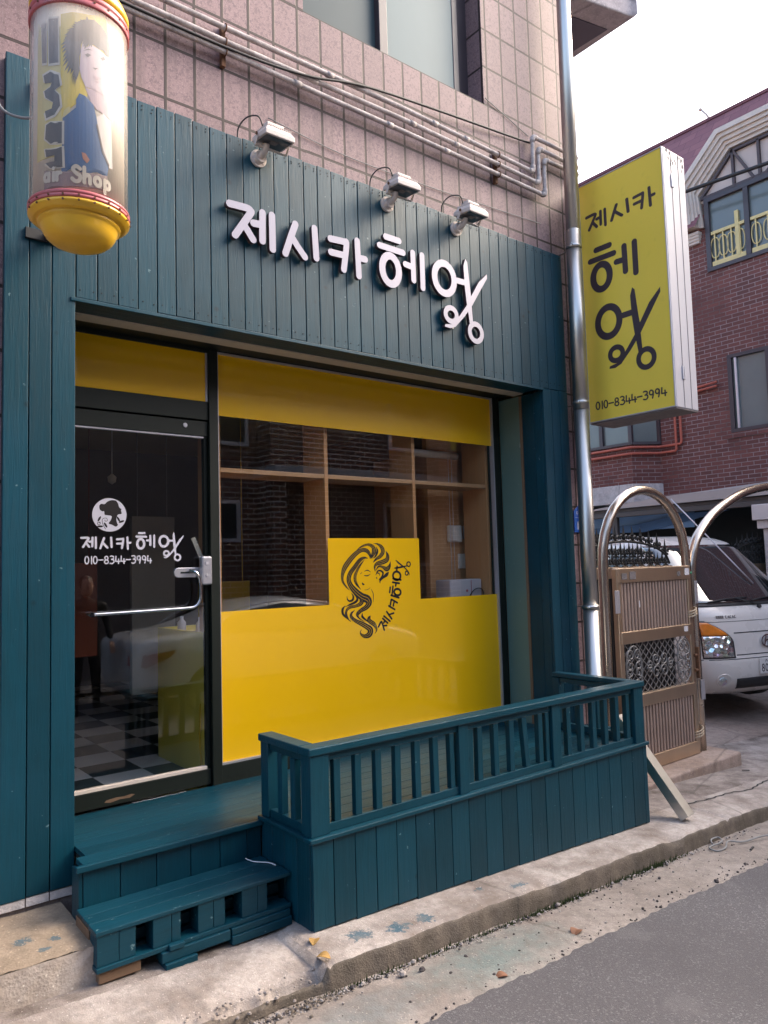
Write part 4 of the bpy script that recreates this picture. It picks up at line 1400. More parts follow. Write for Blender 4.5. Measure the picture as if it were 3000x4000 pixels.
DP = thing('downpipe', 'shiny stainless steel downpipe at the right corner of the salon facade', 'downpipe', (4.70, 3.46, -.6))
px = lambda z: 4.679+(z-.43)*.0165 if z > 3.75 else 4.678+(z-.43)*.0035
m = MB()
m.tube([(4.722, 3.455, 7.3), (4.708, 3.455, 5.5), (4.692, 3.455, 3.62)], .054, 36)
m.build('pipe_section', M['steel'], DP)
m = MB()
m.tube([(4.691, 3.455, 3.75), (4.686, 3.455, 2.35)], .0575, 36)
m.build('pipe_section', M['steel'], DP)
m = MB()
m.tube([(4.686, 3.455, 2.42), (4.684, 3.455, 1.32), (4.683, 3.455, .8)], .0545, 36)
m.build('pipe_section', M['steel'], DP)
m = MB()
m.tube([(4.683, 3.455, .86), (4.682, 3.455, -.30), (4.682, 3.43, -.44), (4.682, 3.36, -.50)], .0575, 36)
m.build('pipe_section', M['steel'], DP)
for z, x in ((3.62, 4.690), (2.40, 4.686), (.86, 4.683)):
    m = MB()
    m.tube([(x, 3.455, z-.014), (x, 3.455, z+.014)], .0625, 36)
    m.bar((x+.02, 3.50, z), (x+.03, 3.62, z), .02, .006)
    m.rod((x-.055, 3.425, z), (x-.085, 3.41, z), .005, 8)
    m.build('pipe_strap', M['steel'], DP)
t = MB()
for k, (dx, ph) in enumerate(((0, 0), (.012, 1.7), (-.014, 3.1))):
    t.tube([(4.80+dx+.012*math.sin(z*3.1+ph)+.006*math.sin(z*9+ph), 3.60-.004*k, z) for z in lin(.1, 3.2, 60)], .0045, 6)
tag(t.build('cable_bundle', M['cable']), 'tangled black cables hanging between the teal boards and the downpipe', 'cable')
AP = thing('address_plate', 'blue house shaped address plate with the number 10 behind the downpipe', 'address plate', (4.82, 3.61, 1.4))
m = MB()
m.loft([[(x, y, z) for x, z in ((4.735, 1.425), (4.915, 1.425), (4.915, 1.59), (4.825, 1.655), (4.735, 1.59))] for y in (3.604, 3.612)], smooth=False)
m.build('plate', M['blue_plate'], AP, .002)
pm = lambda u, v, d: (4.735+u, 3.6035-d, 1.425+v)
art('number', fit(digits('10', .09), .035, .115, .02, .085), pm, .0006, M['white_film'], AP)
rows = []
for k in range(4):
    x = .03+.033*k
    rows += stroke([(x, .152), (x+.008, .165), (x+.016, .152)], .0018, 1, 8)+stroke([(x-.003, .146), (x+.019, .146)], .0018, 1, 8)+stroke([(x+.008, .146), (x+.008, .134)], .0018, 1, 8)
rows += [[(.012, .112), (.168, .112), (.168, .1145), (.012, .1145)]]
art('street_name', rows, pm, .0006, M['white_film'], AP)

# ================================================================== deck with railing
DK = thing('wooden_deck', 'teal painted boarded deck with a low slatted railing in front of the yellow window', 'deck', (2.8, 3.4, -.45))
rnd = random.Random(21)
m = MB()
ys = lin(3.325, 4.012, 7)
for a, b in zip(ys, ys[1:]):
    m.box(.985 if b < 3.43 else 1.0245, 4.70 if b < 3.57 else 4.384, a+.0015, b-.0015, -.024, -rnd.uniform(0, .0015))
ys = lin(2.90, 3.323, 4)
for a, b in zip(ys, ys[1:]):
    m.box(1.83, 4.40, a+.0015, b-.0015, -.024, -rnd.uniform(0, .0015))
m.build('floor_boards', M['teal_h'], DK, .0006)
m = MB()
m.box(1.03, 4.38, 3.33, 4.0, -.05, -.0265); m.box(1.85, 4.385, 2.9, 3.329, -.05, -.0265)
m.build('gap_underlay', M['dark_gap'], DK)  # dark sheet added under the floor, colours the board gaps as shade
m = MB()
m.box(.952, 1.826, 3.300, 3.3245, -.026, .0006)
m.build('nosing', M['teal_h'], DK, .004)
m = MB()
xb = [.985, 1.14, 1.30, 1.46, 1.605, 1.745, 1.822]
for a, b in zip(xb, xb[1:]):
    m.box(a+.0018, b-.0018, 3.324, 3.342, g(a)-.026, -.0265)
m.box(.967, .984, 3.326, 3.418, g(1)-.026, -.0265)
m.build('riser_boards', M['teal'], DK, .002)
m = MB()
xb = [1.8235, 1.935, 2.055, 2.176, 2.3, 2.421, 2.543, 2.66, 2.783, 2.905, 3.03, 3.152, 3.27, 3.391, 3.511, 3.636, 3.754, 3.876, 3.998, 4.12, 4.242, 4.365, 4.409]
for a, b in zip(xb, xb[1:]):
    m.box(a+.0018, b-.0018, 2.868+rnd.uniform(0, .002), 2.888, g((a+b)/2)+rnd.uniform(.002, .010), -.003)
yb = [2.8885, 3.0, 3.11, 3.22, 3.3235]
for a, b in zip(yb, yb[1:]):
    m.box(1.8235, 1.842, a+.0018, b-.0018, g(1.83)-.024, -.003)
yb = [2.8885, 3.02, 3.15, 3.28, 3.41, 3.565]
for a, b in zip(yb, yb[1:]):
    m.box(4.391, 4.409, a+.0018, b-.0018, g(4.4)+.004, -.003)
m.build('skirting_boards', M['teal'], DK, .002)
m = MB()
m.box(1.806, 4.420, 2.852, 2.915, -.0025, .018)
m.box(1.806, 1.862, 2.9155, 3.33, -.0025, .018)
m.box(4.360, 4.420, 2.9155, 3.565, -.0025, .018)
m.build('base_trim', M['teal_h'], DK, .004)
RZ0, RZ1 = .0185, .372
m = MB()
m.box(1.812, 4.412, 2.862, 2.952, RZ1, .407)
m.build('top_rail', M['teal_h'], DK, .005)
m = MB()
m.box(1.812, 1.892, 2.9525, 3.325, RZ1, .4065)
m.build('top_rail', M['teal_h'], DK, .005)
m = MB()
m.box(4.338, 4.4125, 2.9525, 3.566, RZ1+.004, .4075)
m.build('top_rail', M['teal_h'], DK, .005)
m = MB()
m.box(1.925, 4.30, 2.888, 2.924, RZ0, .058)
m.box(1.834, 1.868, 2.955, 3.25, RZ0, .058)
m.box(4.352, 4.39, 2.955, 3.51, RZ0, .058)
m.build('bottom_rail', M['teal_h'], DK, .003)
m = MB()
m.box(1.925, 4.30, 2.889, 2.923, .335, .371)
m.box(1.835, 1.867, 2.955, 3.25, .335, .371)
m.box(4.353, 4.389, 2.955, 3.51, .335, .371)
m.build('upper_rail', M['teal_h'], DK, .003)
for a, b, c, d in ((1.822, 1.922, 2.872, 2.952), (2.737, 2.805, 2.876, 2.936), (3.486, 3.560, 2.876, 2.936), (4.302, 4.402, 2.872, 2.952), (1.824, 1.884, 3.252, 3.322), (4.345, 4.402, 3.512, 3.566)):
    m = MB(); m.box(a, b, c, d, RZ0, RZ1); m.build('post', M['teal'], DK, .003)
bx = [1.985, 2.104, 2.224, 2.342, 2.470, 2.593, 2.712, 2.85, 2.908, 3.034, 3.159, 3.286, 3.402, 3.466, 3.66, 3.785, 3.905, 4.025, 4.147, 4.262]
bx = [x for x in bx if x not in (2.712, 3.466, 2.85)]
bx += [2.706, 3.462, 2.838]
for x in sorted(bx):
    tilt = .022 if abs(x-3.286) < .01 else rnd.uniform(-.003, .003)
    w_ = .019 if x not in (2.706, 3.462) else .016
    m = MB()
    m.bar((x-.006, 2.906, .058), (x-.006+(-tilt if tilt > .01 else tilt), 2.906, .3345), w_*1.9, .032, (0, 1, 0))
    m.build('baluster', M['teal'], DK, .002)
for y in (3.045, 3.16):
    m = MB(); m.bar((1.851, y, .058), (1.851, y, .3345), .034, .04, (0, 1, 0)); m.build('baluster', M['teal'], DK, .002)
for y in (3.08, 3.22, 3.37):
    m = MB(); m.bar((4.371, y, .058), (4.371, y, .3345), .034, .04, (0, 1, 0)); m.build('baluster', M['teal'], DK, .002)

# ---- the step made from a pallet
PT = thing('pallet_step', 'teal painted pallet laid as a doorstep in front of the deck', 'step', (1.38, 3.18, -.42))
x0, x1, y0, y1, zt = .950, 1.816, 3.045, 3.318, -.168
m = MB()
for k, (a, b) in enumerate(((y0, 3.138), (3.141, 3.226), (3.229, y1))):
    m.box(x0+.003*k, x1, a, b, zt-.018, zt-.0015*k)
m.build('top_boards', M['teal_worn'], PT, .003)
blocks = [(.956, 1.107), (1.177, 1.294), (1.370, 1.493), (1.573, 1.698)]
m = MB()
m.box(x0+.002, x1-.004, y0-.004, y0+.075, -.320, -.302)
m.box(x0+.012, x1-.004, 3.15, 3.22, -.320, -.302)
m.build('lower_boards', M['teal_worn'], PT, .002)
m = MB()
for a, b in blocks:
    c = a+(b-a)*rnd.uniform(.5, .68)
    for q in ((a, c-.001, y0+.006), (c+.001, b, y0+.007)):
        m = MB(); m.box(q[0], q[1], q[2], y0+.09, -.3015, zt-.0185); m.build('spacer_block', M['teal_worn'], PT, .002)
for a, b in blocks:
    m = MB(); m.box(a+.02, b+.02, 3.225, 3.30, -.3015, zt-.0185); m.build('spacer_block', M['teal_worn'], PT, .002)
m = MB()
for k in range(2):
    m.box(1.0, x1-.006, 3.15, 3.162, -.288+.058*k, -.246+.058*k)
m.build('inner_slat', M['teal_worn'], PT)
m = MB(); m.box(.953, .972, y0+.095, 3.31, g(1)-.02, -.19); m.build('side_board', M['wood_raw'], PT)
for nm, lab, bxs in (
    ('packing_wood', 'stack of teal painted packing boards under the middle of the pallet step', [(1.205, 1.506, 3.028, 3.10, -.362, -.3215), (1.215, 1.352, 3.014, 3.10, -.391, -.3635), (1.235, 1.30, 3.022, 3.0425, -.3205, -.300)]),
    ('packing_wood', 'two wider teal painted boards under the right end of the pallet step', [(1.514, 1.803, 3.030, 3.12, -.349, -.3215), (1.512, 1.807, 3.022, 3.12, -.388, -.3505)]),
    ('packing_wood', 'raw timber plank under the left end of the pallet step', [(.965, 1.13, 3.058, 3.13, g(1)-.026, -.3205)])):
    t = thing(nm, lab, 'wood', (bxs[0][0]+.1, 3.07, -.38), group='packing wood under the step')
    for q in bxs:
        m = MB(); m.box(*q); m.build('board', M['wood_raw'] if 'raw' in lab else M['teal_worn'], t, .003)
t = MB()
t.tube(smooth_path([(1.73, 3.315, -.163), (1.745, 3.26, -.1655), (1.79, 3.20, -.1655), (1.80, 3.15, -.1655)], 5), .0028, 6)
tag(t.build('twine', M['sticker']), 'short white twine lying on the right end of the pallet step', 'twine')

CB = thing('concrete_step', 'low concrete step with spilled teal paint left of the pallet', 'step', (.5, 3.3, -.35))
m = MB()
rnd = random.Random(4)
nx, ny = 40, 12
V = [[m.bm.verts.new((lin(-.8, .965, nx)[i]+(rnd.uniform(-.004, .004)), lin(3.095, 3.60, ny)[j]+(rnd.uniform(-.006, .006) if j == 0 else 0), -.216+rnd.uniform(-.002, .002)-(.006 if j == 0 else 0)-lin(-.8, .965, nx)[i]*.012)) for j in range(ny+1)] for i in range(nx+1)]
for i in range(nx):
    for j in range(ny):
        m.bm.faces.new((V[i][j], V[i+1][j], V[i+1][j+1], V[i][j+1]))
m.build('tread', M['block'], CB, smooth=True)
m = MB()
V = [[m.bm.verts.new((lin(-.8, .968, nx)[i], 3.093+rnd.uniform(-.003, .003)-(.006 if j == 0 else 0), (-.45, -.32, -.27, -.222)[j]-lin(-.8, .965, nx)[i]*.012)) for j in range(4)] for i in range(nx+1)]
for i in range(nx):
    for j in range(3):
        m.bm.faces.new((V[i][j], V[i+1][j], V[i+1][j+1], V[i][j+1]))
m.face([(.968, 3.093, -.45), (.968, 3.6, -.45), (.968, 3.6, -.229), (.968, 3.093, -.234)])
m.build('riser', M['block_face'], CB)

# ================================================================== gate, house and truck to the right
PG = thing('gate_arch', 'slim stainless steel arch over the bronze pedestrian gate', 'arch', (5.68, 3.6, -.5))
path = [(5.005, 3.6, -.52), (5.03, 3.6, .4), (5.06, 3.6, 1.0)]
ctr = []
for k in range(17):
    a = PI-PI*k/16
    ctr.append((5.682+.618*math.cos(a), 3.6, 1.15+.64*(abs(math.sin(a))**.92)))
path = [(5.05, 3.6, -.52), (5.056, 3.6, .4), (5.062, 3.6, 1.0)]+ctr+[(6.302, 3.6, 1.0), (6.306, 3.6, .2), (6.31, 3.6, -.56)]
m = MB(); m.tube(path, .040, 18); m.build('arch_pipe', M['steel_dull'], PG)
m = MB(); m.rod((6.3, 3.6, 1.10), (6.303, 3.6, 1.16), .0405, 18); m.build('black_tape', M['rubber'], PG)
m = MB(); m.rod((6.303, 3.6, 1.060), (6.303, 3.6, 1.082), .0415, 18); m.build('green_tape', M['green_tape'], PG)

GLF = thing('pedestrian_gate', 'bronze slatted pedestrian gate with a scrolled iron grille under the steel arch', 'gate', (5.7, 3.57, -.5))
X0, X1 = 5.155, 6.255
YG = 3.565
def rail(z0, z1, nm='rail', x0=X0+.025, x1=X1-.02):
    m = MB(); m.box(x0, x1, YG-.028, YG+.028, z0, z1); return m.build(nm, M['bronze'], GLF, .006)
rail(1.018, 1.136); rail(.53, .628); rail(.015, .118); rail(-.492, -.385)
for a, b in ((X0, X0+.055), (X1-.05, X1+.005)):
    m = MB(); m.box(a, b, YG-.024, YG+.024, -.495, 1.134); m.build('stile', M['bronze'], GLF, .005)
def slats(z0, z1):
    m = MB()
    n = 22
    for k in range(n):
        x = X0+.075+(X1-X0-.15)*k/(n-1)
        m.box(x-.013, x+.013, YG-.016, YG+.016, z0, z1)
    return m.build('slat_panel', M['bronze_dark'], GLF, .004)
slats(.6285, 1.0175); slats(-.3845, .0145)
m = MB()
xa, xb_, za, zb = X0+.06, X1-.055, .119, .529
n = 12
for k in range(-8, n+8):
    for sgn in (1, -1):
        t0 = xa+(xb_-xa)*k/n
        pts = []
        p0, p1 = (t0, za), (t0+sgn*(zb-za)*1.15, zb)
        # clip in x
        def clipx(p, q):
            (x_0, z_0), (x_1, z_1) = p, q
            lo_t, hi_t = 0., 1.
            dx = x_1-x_0
            for lim, s__ in ((xa, 1), (xb_, -1)):
                v0, v1 = (x_0-lim)*s__, (x_1-lim)*s__
                if v0 < 0 and v1 < 0:
                    return None
                if v0 < 0:
                    lo_t = max(lo_t, v0/(v0-v1))
                if v1 < 0:
                    hi_t = min(hi_t, v0/(v0-v1))
            if lo_t >= hi_t:
                return None
            f = lambda t: (x_0+dx*t, z_0+(z_1-z_0)*t)
            return f(lo_t), f(hi_t)
        c = clipx(p0, p1)
        if c:
            m.bar((c[0][0], YG+.004*sgn, c[0][1]), (c[1][0], YG+.004*sgn, c[1][1]), .007, .004, (0, 1, 0))
m.build('lattice', M['iron_grey'], GLF)
m = MB()
def spiral(cx_, cz_, r, sgn, a0, turns=1.3, w=.006):
    P = []
    for k in range(25):
        t = k/24
        a = a0+sgn*2*PI*turns*t
        rr = r*(1-.78*t)
        P.append((cx_+rr*math.cos(a), YG-.022, cz_+rr*math.sin(a)))
    m.tube(P, w, 6)
for cxx in (xa+.12, xb_-.12):
    for sz in (1, -1):
        for sx in (1, -1):
            spiral(cxx+sx*.045, (za+zb)/2+sz*.11, .062, sx*sz, PI/2 if sz < 0 else -PI/2)
            spiral(cxx+sx*.055, (za+zb)/2+sz*.03, .05, -sx*sz, PI/2 if sz > 0 else -PI/2)
    m.tube([(cxx+.11*math.cos(a), YG-.022, (za+zb)/2+.185*math.sin(a)) for a in [2*PI*k/24 for k in range(24)]], .006, 6, True)
cxx = (xa+xb_)/2
for sz in (1, -1):
    for sx in (1, -1):
        spiral(cxx+sx*.06, (za+zb)/2+sz*.055, .06, sx*sz, 0 if sx < 0 else PI)
        spiral(cxx+sx*.15, (za+zb)/2+sz*.02, .04, -sx*sz, PI if sx < 0 else 0)
m.build('scroll_work', M['iron_grey'], GLF)
m = MB()
for z in (.35, .22):
    m.rod((X1-.02, YG-.03, z), (X1+.03, YG-.03, z), .014, 12)
m.box(X1+.02, X1+.04, YG-.045, YG-.015, .15, .42)
m.build('latch', M['rust'], GLF, .003)
m = MB()
m.box(X0-.045, X0+.02, YG-.032, YG-.027, .78, .96)
m.build('hinge_plate', M['silver'], GLF, .003)
m = MB(); m.box(X1+.03, X1+.075, YG-.045, YG-.04, .80, 1.0); m.build('hinge_plate', M['silver'], GLF, .003)
m = MB()
for (x, z, w_, h_) in ((X1-.10, 1.085, .07, .06), (X1-.16, .59, .06, .045), (X0+.28, .84, .013, .055)):
    m.box(x, x+w_, YG-.0315, YG-.0295, z-h_/2, z+h_/2)
m.build('sticker', M['sticker'], GLF)
m = MB()
for (x, z, w_, h_) in ((X0+.06, 1.07, .07, .05), (X0+.17, 1.075, .085, .065), (X1-.22, 1.07, .05, .04)):
    m.box(x, x+w_, YG-.0312, YG-.0295, z-h_/2, z+h_/2)
m.build('glue_mark', M['grime'], GLF)
for z, lab in ((.70, 'upper twine tying the bronze gate to the steel post'), (-.34, 'lower twine tying the bronze gate to the steel post')):
    t = MB()
    for k in range(3):
        t.tube([(6.27+.075*math.cos(a), 3.585+.062*math.sin(a), z+.022*k+.02*math.cos(a)) for a in [2*PI*j/20 for j in range(20)]], .007, 6, True)
    tag(t.build('twine', M['rope']), lab, 'twine', 'twine on the gate')

BA = thing('gate_arch', 'wide stainless steel arch over the driveway, beside the smaller arch', 'arch', (7.2, 3.6, -.6))
path = [(6.385, 3.6, -.60), (6.378, 3.6, .2), (6.378, 3.6, .95)]+smooth_path([(6.385, 3.6, 1.12), (6.44, 3.6, 1.28), (6.56, 3.6, 1.43), (6.88, 3.6, 1.635), (7.45, 3.6, 1.835), (8.1, 3.6, 1.93), (8.8, 3.6, 1.92), (9.5, 3.6, 1.80), (9.95, 3.6, 1.55), (10.05, 3.6, 1.1)], 5)+[(10.06, 3.6, -.6)]
m = MB(); m.tube(path, .043, 18); m.build('arch_pipe', M['steel_dull'], BA)
m = MB(); m.box(6.35, 6.41, 3.55, 3.558, -.05, .12); m.build('hinge_plate', M['silver'], BA)

SILL = MB()
SILL.box(4.96, 6.56, 3.33, 3.92, -.75, -.497)
tag(SILL.build('gate_sill', M['sill'], None, .02, 3), 'worn concrete sill under the bronze pedestrian gate', 'sill')

# iron fence leaves with fleur-de-lis heads
def finial(m, x, y, z, s=1.0):
    m.loft([[(x+dx*s, y+dy*s, z+h*s) for dx, dy in ((-w_, 0), (0, -w_*.5), (w_, 0), (0, w_*.5))] for h, w_ in ((0, .010), (.05, .012), (.070, .027), (.095, .018), (.16, .002))], smooth=False)
    for sx in (-1, 1):
        m.tube([(x+sx*a*s, y, z+b*s) for a, b in ((.004, .012), (.02, .045), (.045, .06), (.062, .045), (.055, .028), (.044, .034))], .0105*s, 6)
        m.tube([(x+sx*a*s, y, z+b*s) for a, b in ((.004, .0), (.025, .014), (.05, .0))], .010*s, 6)
def fence(lab, x0, x1, y, zb, top, zground, ang=0, grp=None):
    t = thing('spear_fence', lab, 'fence', ((x0+x1)/2, y, zground), group='iron spear topped leaves')
    m = MB(); m.box(x0, x1, y-.03, y+.03, zb-.105, zb); m.build('rail', M['bronze'], t, .005)
    m = MB()
    k = 0
    x = x0+.04
    while x < x1:
        m.box(x-.012, x+.012, y-.012, y+.012, zground+.12, zb-.106)
        x += .047
    m.build('slat_panel', M['iron'] if x0 < 8 else M['bronze_dark'], t)
    m = MB(); m.box(x0, x1, y-.03, y+.03, zground+.02, zground+.12); m.build('lower_rail', M['bronze'], t, .005)
    m = MB()
    cx_ = (x0+x1)/2
    hw = (x1-x0)/2
    arc = lambda x: zb+.02+(top-.02)*max(0, 1-((x-cx_)/hw)**2)**.5*1.0
    m.tube([(xx, y, arc(xx)) for xx in lin(x0, x1, 30)], .012, 8)
    n = 11
    for k in range(n):
        xx = x0+(x1-x0)*(k+.5)/n
        finial(m, xx, y, arc(xx), 1.0)
        z = zb
        while z < arc(xx)-.10:
            finial(m, xx, y, z, .85)
            z += .095
        xx2 = x0+(x1-x0)*(k+1)/n
        if k < n-1 and arc(xx2)-zb > .1:
            z = zb+.03
            while z < arc(xx2)-.11:
                finial(m, xx2, y-.006, z, .8)
                z += .095
    m.build('fleur_heads', M['iron'], t)
    return t
fence('dark spear topped fence leaf seen through the pedestrian arch in front of the truck cab', 5.55, 7.12, 4.25, 1.135, .245, -.60)
fence('spear topped fence leaf in front of the white column right of the truck', 9.85, 11.5, 5.0, 1.10, .30, -.56)

# ---- truck
TR = thing('truck', 'white light truck parked in the driveway behind the gates', 'truck', (8.64, 4.0, -.535), (0, 0, R(-16)))
LOCAL.add(TR.name)
def tW(z):
    t = [(.22, .74), (.30, .80), (.42, .855), (.60, .87), (1.0, .87), (1.24, .86), (1.54, .80), (1.85, .735), (1.95, .69), (2.005, .60), (2.025, .45)]
    return tab(t, z)
def tF(z):
    t = [(.22, .16), (.30, .06), (.40, .01), (.58, .0), (.64, .02), (.90, .045), (1.12, .11), (1.205, .20), (1.54, .55), (1.85, .86), (1.93, .98), (1.99, 1.14), (2.025, 1.4)]
    return tab(t, z)
def tab(t, z):
    if z <= t[0][0]:
        return t[0][1]
    for (a, b), (c, d) in zip(t, t[1:]):
        if z <= c:
            k = (z-a)/(c-a)
            return b+(d-b)*k
    return t[-1][1]
REAR = 1.95
def outline(z, n=44):
    w, f = tW(z), tF(z)
    dc = .34
    ex = 2.0/3.1
    P = []
    for k in range(n+1):
        t = PI/2*k/n
        P.append((w*math.sin(t)**ex, f+dc*(1-max(0, math.cos(t))**ex)))
    P.append((w, REAR))
    return P
def Srf(a, z, off=0.0):
    """point on the cab: a = arc length from the centre line (negative = near side), z = height"""
    P = outline(z)
    s__ = abs(a)
    for p, q in zip(P, P[1:]):
        d = math.hypot(q[0]-p[0], q[1]-p[1])
        if s__ <= d and d > 0:
            k = s__/d
            x, y = p[0]+(q[0]-p[0])*k, p[1]+(q[1]-p[1])*k
            nx_, ny_ = (q[1]-p[1])/d, -(q[0]-p[0])/d
            sl = (tF(z+.02)-tF(z-.02))/.04
            nz_ = sl*max(0, -ny_)
            l = math.sqrt(nx_*nx_+ny_*ny_+nz_*nz_)
            x, y, zz = x+nx_/l*off, y+ny_/l*off, z+nz_/l*off
            return Vector((x if a >= 0 else -x, y, zz))
        s__ -= d
    return Vector((P[-1][0]*(1 if a >= 0 else -1), REAR, z))
ZL = [.22, .25, .30, .36, .42, .50, .56, .60, .625, .66, .72, .8, .9, 1.0, 1.06, 1.10, 1.14, 1.18, 1.22, 1.26, 1.36, 1.46, 1.56, 1.66, 1.74, 1.80, 1.85, 1.89, 1.93, 1.96, 1.985, 2.005, 2.018, 2.025]
m = MB()
rings = []
for z in ZL:
    P = outline(z, 30)
    rings.append([(-x, y, z) for x, y in reversed(P)]+[(x, y, z) for x, y in P[1:]])
m.loft(rings, closed=True, cap=True)
m.build('cab_body', M['truck'], TR, recalc=True)
def patch(name, af0, af1, z0, z1, mat, off=.006, n=24, mm_=12, parent=TR, thick=0.004):
    m = MB()
    V = []
    for j in range(mm_+1):
        z = z0+(z1-z0)*j/mm_
        a0, a1 = af0(z), af1(z)
        V.append([Srf(a0+(a1-a0)*i/n, z, off) for i in range(n+1)])
    VV = [[m.bm.verts.new(p) for p in r_] for r_ in V]
    for j in range(mm_):
        for i in range(n):
            f = m.bm.faces.new((VV[j][i], VV[j][i+1], VV[j+1][i+1], VV[j+1][i]))
            f.smooth = True
    bd = [(0, i) for i in range(n+1)]+[(j, n) for j in range(1, mm_+1)]+[(mm_, i) for i in range(n-1, -1, -1)]+[(j, 0) for j in range(mm_-1, 0, -1)]
    lowv = []
    for (j, i) in bd:
        z = z0+(z1-z0)*j/mm_
        a0, a1 = af0(z), af1(z)
        lowv.append(m.bm.verts.new(Srf(a0+(a1-a0)*i/n, z, -.004)))
    for k in range(len(bd)):
        k2 = (k+1) % len(bd)
        (j, i), (j2, i2) = bd[k], bd[k2]
        m.bm.faces.new((VV[j2][i2], VV[j][i], lowv[k], lowv[k2]))
    return m.build(name, mat, parent)
def aside(z, y):
    """arc length where the side reaches depth y"""
    P = outline(z)
    s__ = 0
    for p, q in zip(P, P[1:]):
        d = math.hypot(q[0]-p[0], q[1]-p[1])
        if q[1] >= y:
            return s__+d*(y-p[1])/(q[1]-p[1])
        s__ += d
    return s__
wsA = lambda z: aside(z, tF(z)+.235)
ws = patch('windscreen', lambda z: -wsA(z), lambda z: wsA(z), 1.212, 1.895, M['pane_sky'], .006, 40, 18)
for sg_ in (-1, 1):
    front = lambda z: aside(z, max(tF(z)+.42, .62+(z-1.12)*.6))
    back = lambda z: aside(z, 1.72)
    patch('side_window', (lambda z: -back(z)) if sg_ < 0 else front, (lambda z: -front(z)) if sg_ < 0 else back, 1.18, 1.80, M['pane_dark'], .005, 10, 10)
    # head lamp: amber strip over a clear reflector, dark surround
    hl_o = lambda z: .845
    hl_i = lambda z: .47 if z < .80 else .47+.30*((z-.80)/.235)**1.6
    if sg_ < 0:
        hl = patch('headlight', lambda z: -hl_o(z), lambda z: -hl_i(z), .625, 1.035, M['black_plastic'], .006, 14, 14)
        patch('lamp_glass', lambda z: -.83, lambda z: -hl_i(z)-.018, .637, .865, M['headlight'], .011, 12, 8, hl)
        patch('indicator', lambda z: -.83, lambda z: -hl_i(z)-.018, .872, 1.015, M['amber'], .011, 12, 8, hl)
    else:
        hl = patch('headlight', hl_i, hl_o, .625, 1.035, M['black_plastic'], .006, 14, 14)
        patch('lamp_glass', lambda z: hl_i(z)+.018, lambda z: .83, .637, .865, M['headlight'], .011, 12, 8, hl)
        patch('indicator', lambda z: hl_i(z)+.018, lambda z: .83, .872, 1.015, M['amber'], .011, 12, 8, hl)
    # fog lamp
    c = Srf(sg_*.63, .385, .004)
    nrm = (Srf(sg_*.63, .385, .02)-c).normalized()
    m = MB(); m.disc(c-nrm*.01, nrm, .085, .016, 28); fg = m.build('fog_lamp', M['truck'], TR, .004)
    c2 = Srf(sg_*.65, .385, .0)
    m = MB(); m.disc(c2, nrm, .048, .022, 24); m.build('lamp_glass', M['headlight'], fg)
    # mirror
    m = MB()
    c = Srf(sg_*(aside(1.22, .62)), 1.22, .12)
    m.lathe([(.001, -.085), (.06, -.075), (.09, -.03), (.095, .02), (.07, .07), (.001, .09)], (0, 0, 0), 20, Matrix.Translation(c) @ Matrix.Diagonal((1.15, .5, 1, 1)))
    m.tube(smooth_path([c+Vector((0, 0, .05)), c+Vector((-sg_*.08, .0, .09)), Srf(sg_*aside(1.24, .66), 1.24, 0)], 4), .014, 8)
    m.build('mirror', M['black_plastic'], TR)
patch('cowl', lambda z: -wsA(1.21)*1.02, lambda z: wsA(1.21)*1.02, 1.182, 1.211, M['black_plastic'], .010, 36, 2)
# panel lines, grille panel and bumper gaps
def line(a0, a1, z, h=.006, nm='panel_gap', off=.003):
    patch(nm, lambda q: a0, lambda q: a1, z-h/2, z+h/2, M['dark_gap'], off, 24, 1)
line(-1.15, 1.15, .612, .007)
line(-.45, .45, .895, .010)
line(-.45, .45, .655, .010)
line(-.95, .95, 1.02, .004)
patch('lower_intake', lambda z: -.44-.25*(z-.28), lambda z: .44+.25*(z-.28), .285, .40, M['black_plastic'], .006, 20, 3)
for sg_ in (-1, 1):
    P = [Srf(sg_*(.62+.03*math.sin(k/3)), z, .006) for k, z in enumerate(lin(1.03, 1.14, 6))]
# wheels
for sx in (-1, 1):
    m = MB(); m.tube([(sx*.82, .95, .33), (sx*.62, .95, .33)], .33, 32); wh = m.build('wheel', M['rubber'], TR, .02)
    m = MB(); m.disc((sx*.822, .95, .33), (sx, 0, 0), .2, .01, 28); m.build('rim', M['silver'], wh)
# number plate, emblem, badge
pc = Srf(0, .50, .012)
m = MB(); m.box(-.17, .17, pc.y-.012, pc.y+.01, .435, .605); npz = m.build('number_plate', M['plate'], TR, .003)
npm = lambda u, v, d: (u, pc.y-.0125-d, v)
art('plate_number', fit(digits('8', .08), -.150, -.105, .455, .545), npm, .001, M['sign_text'], npz)
art('plate_number', fit(digits('0', .08), -.095, -.050, .455, .545), npm, .001, M['sign_text'], npz)
art('plate_region', xf(stroke([(-.09, .565), (-.075, .59), (-.06, .565)], .003)+stroke([(-.05, .575), (-.03, .575)], .003), 1), npm, .001, M['sign_text'], npz)
ec = Srf(0, .79, .012)
em = lambda u, v, d: (u, ec.y-d+.006*0, ec.z+v)
art('emblem', ringp((0, 0), .088, .066, .0075, 40)+stroke([(-.045, -.046), (-.020, .05)], .010)+stroke([(.022, -.05), (.046, .046)], .010)+stroke([(-.038, -.010), (.0, .010), (.038, .012)], .0085, 3), em, .012, M['chrome'], TR)
bad = []
for k in range(4):
    bad += [[(-.62+.024*k, 0), (-.60+.024*k, 0), (-.60+.024*k, .03), (-.62+.024*k, .03)]]
for k in range(5):
    x = -.50+.03*k
    bad += stroke([(x, .002), (x+.009, .028), (x+.018, .002)] if k % 2 else [(x+.014, .028), (x, .026), (x, .003), (x+.016, .002)], .0032, 1, 8)
def badm(u, v, d):
    return Srf(u, 1.055+v, .002+d)
art('badge', bad, badm, .003, M['badge'], TR)
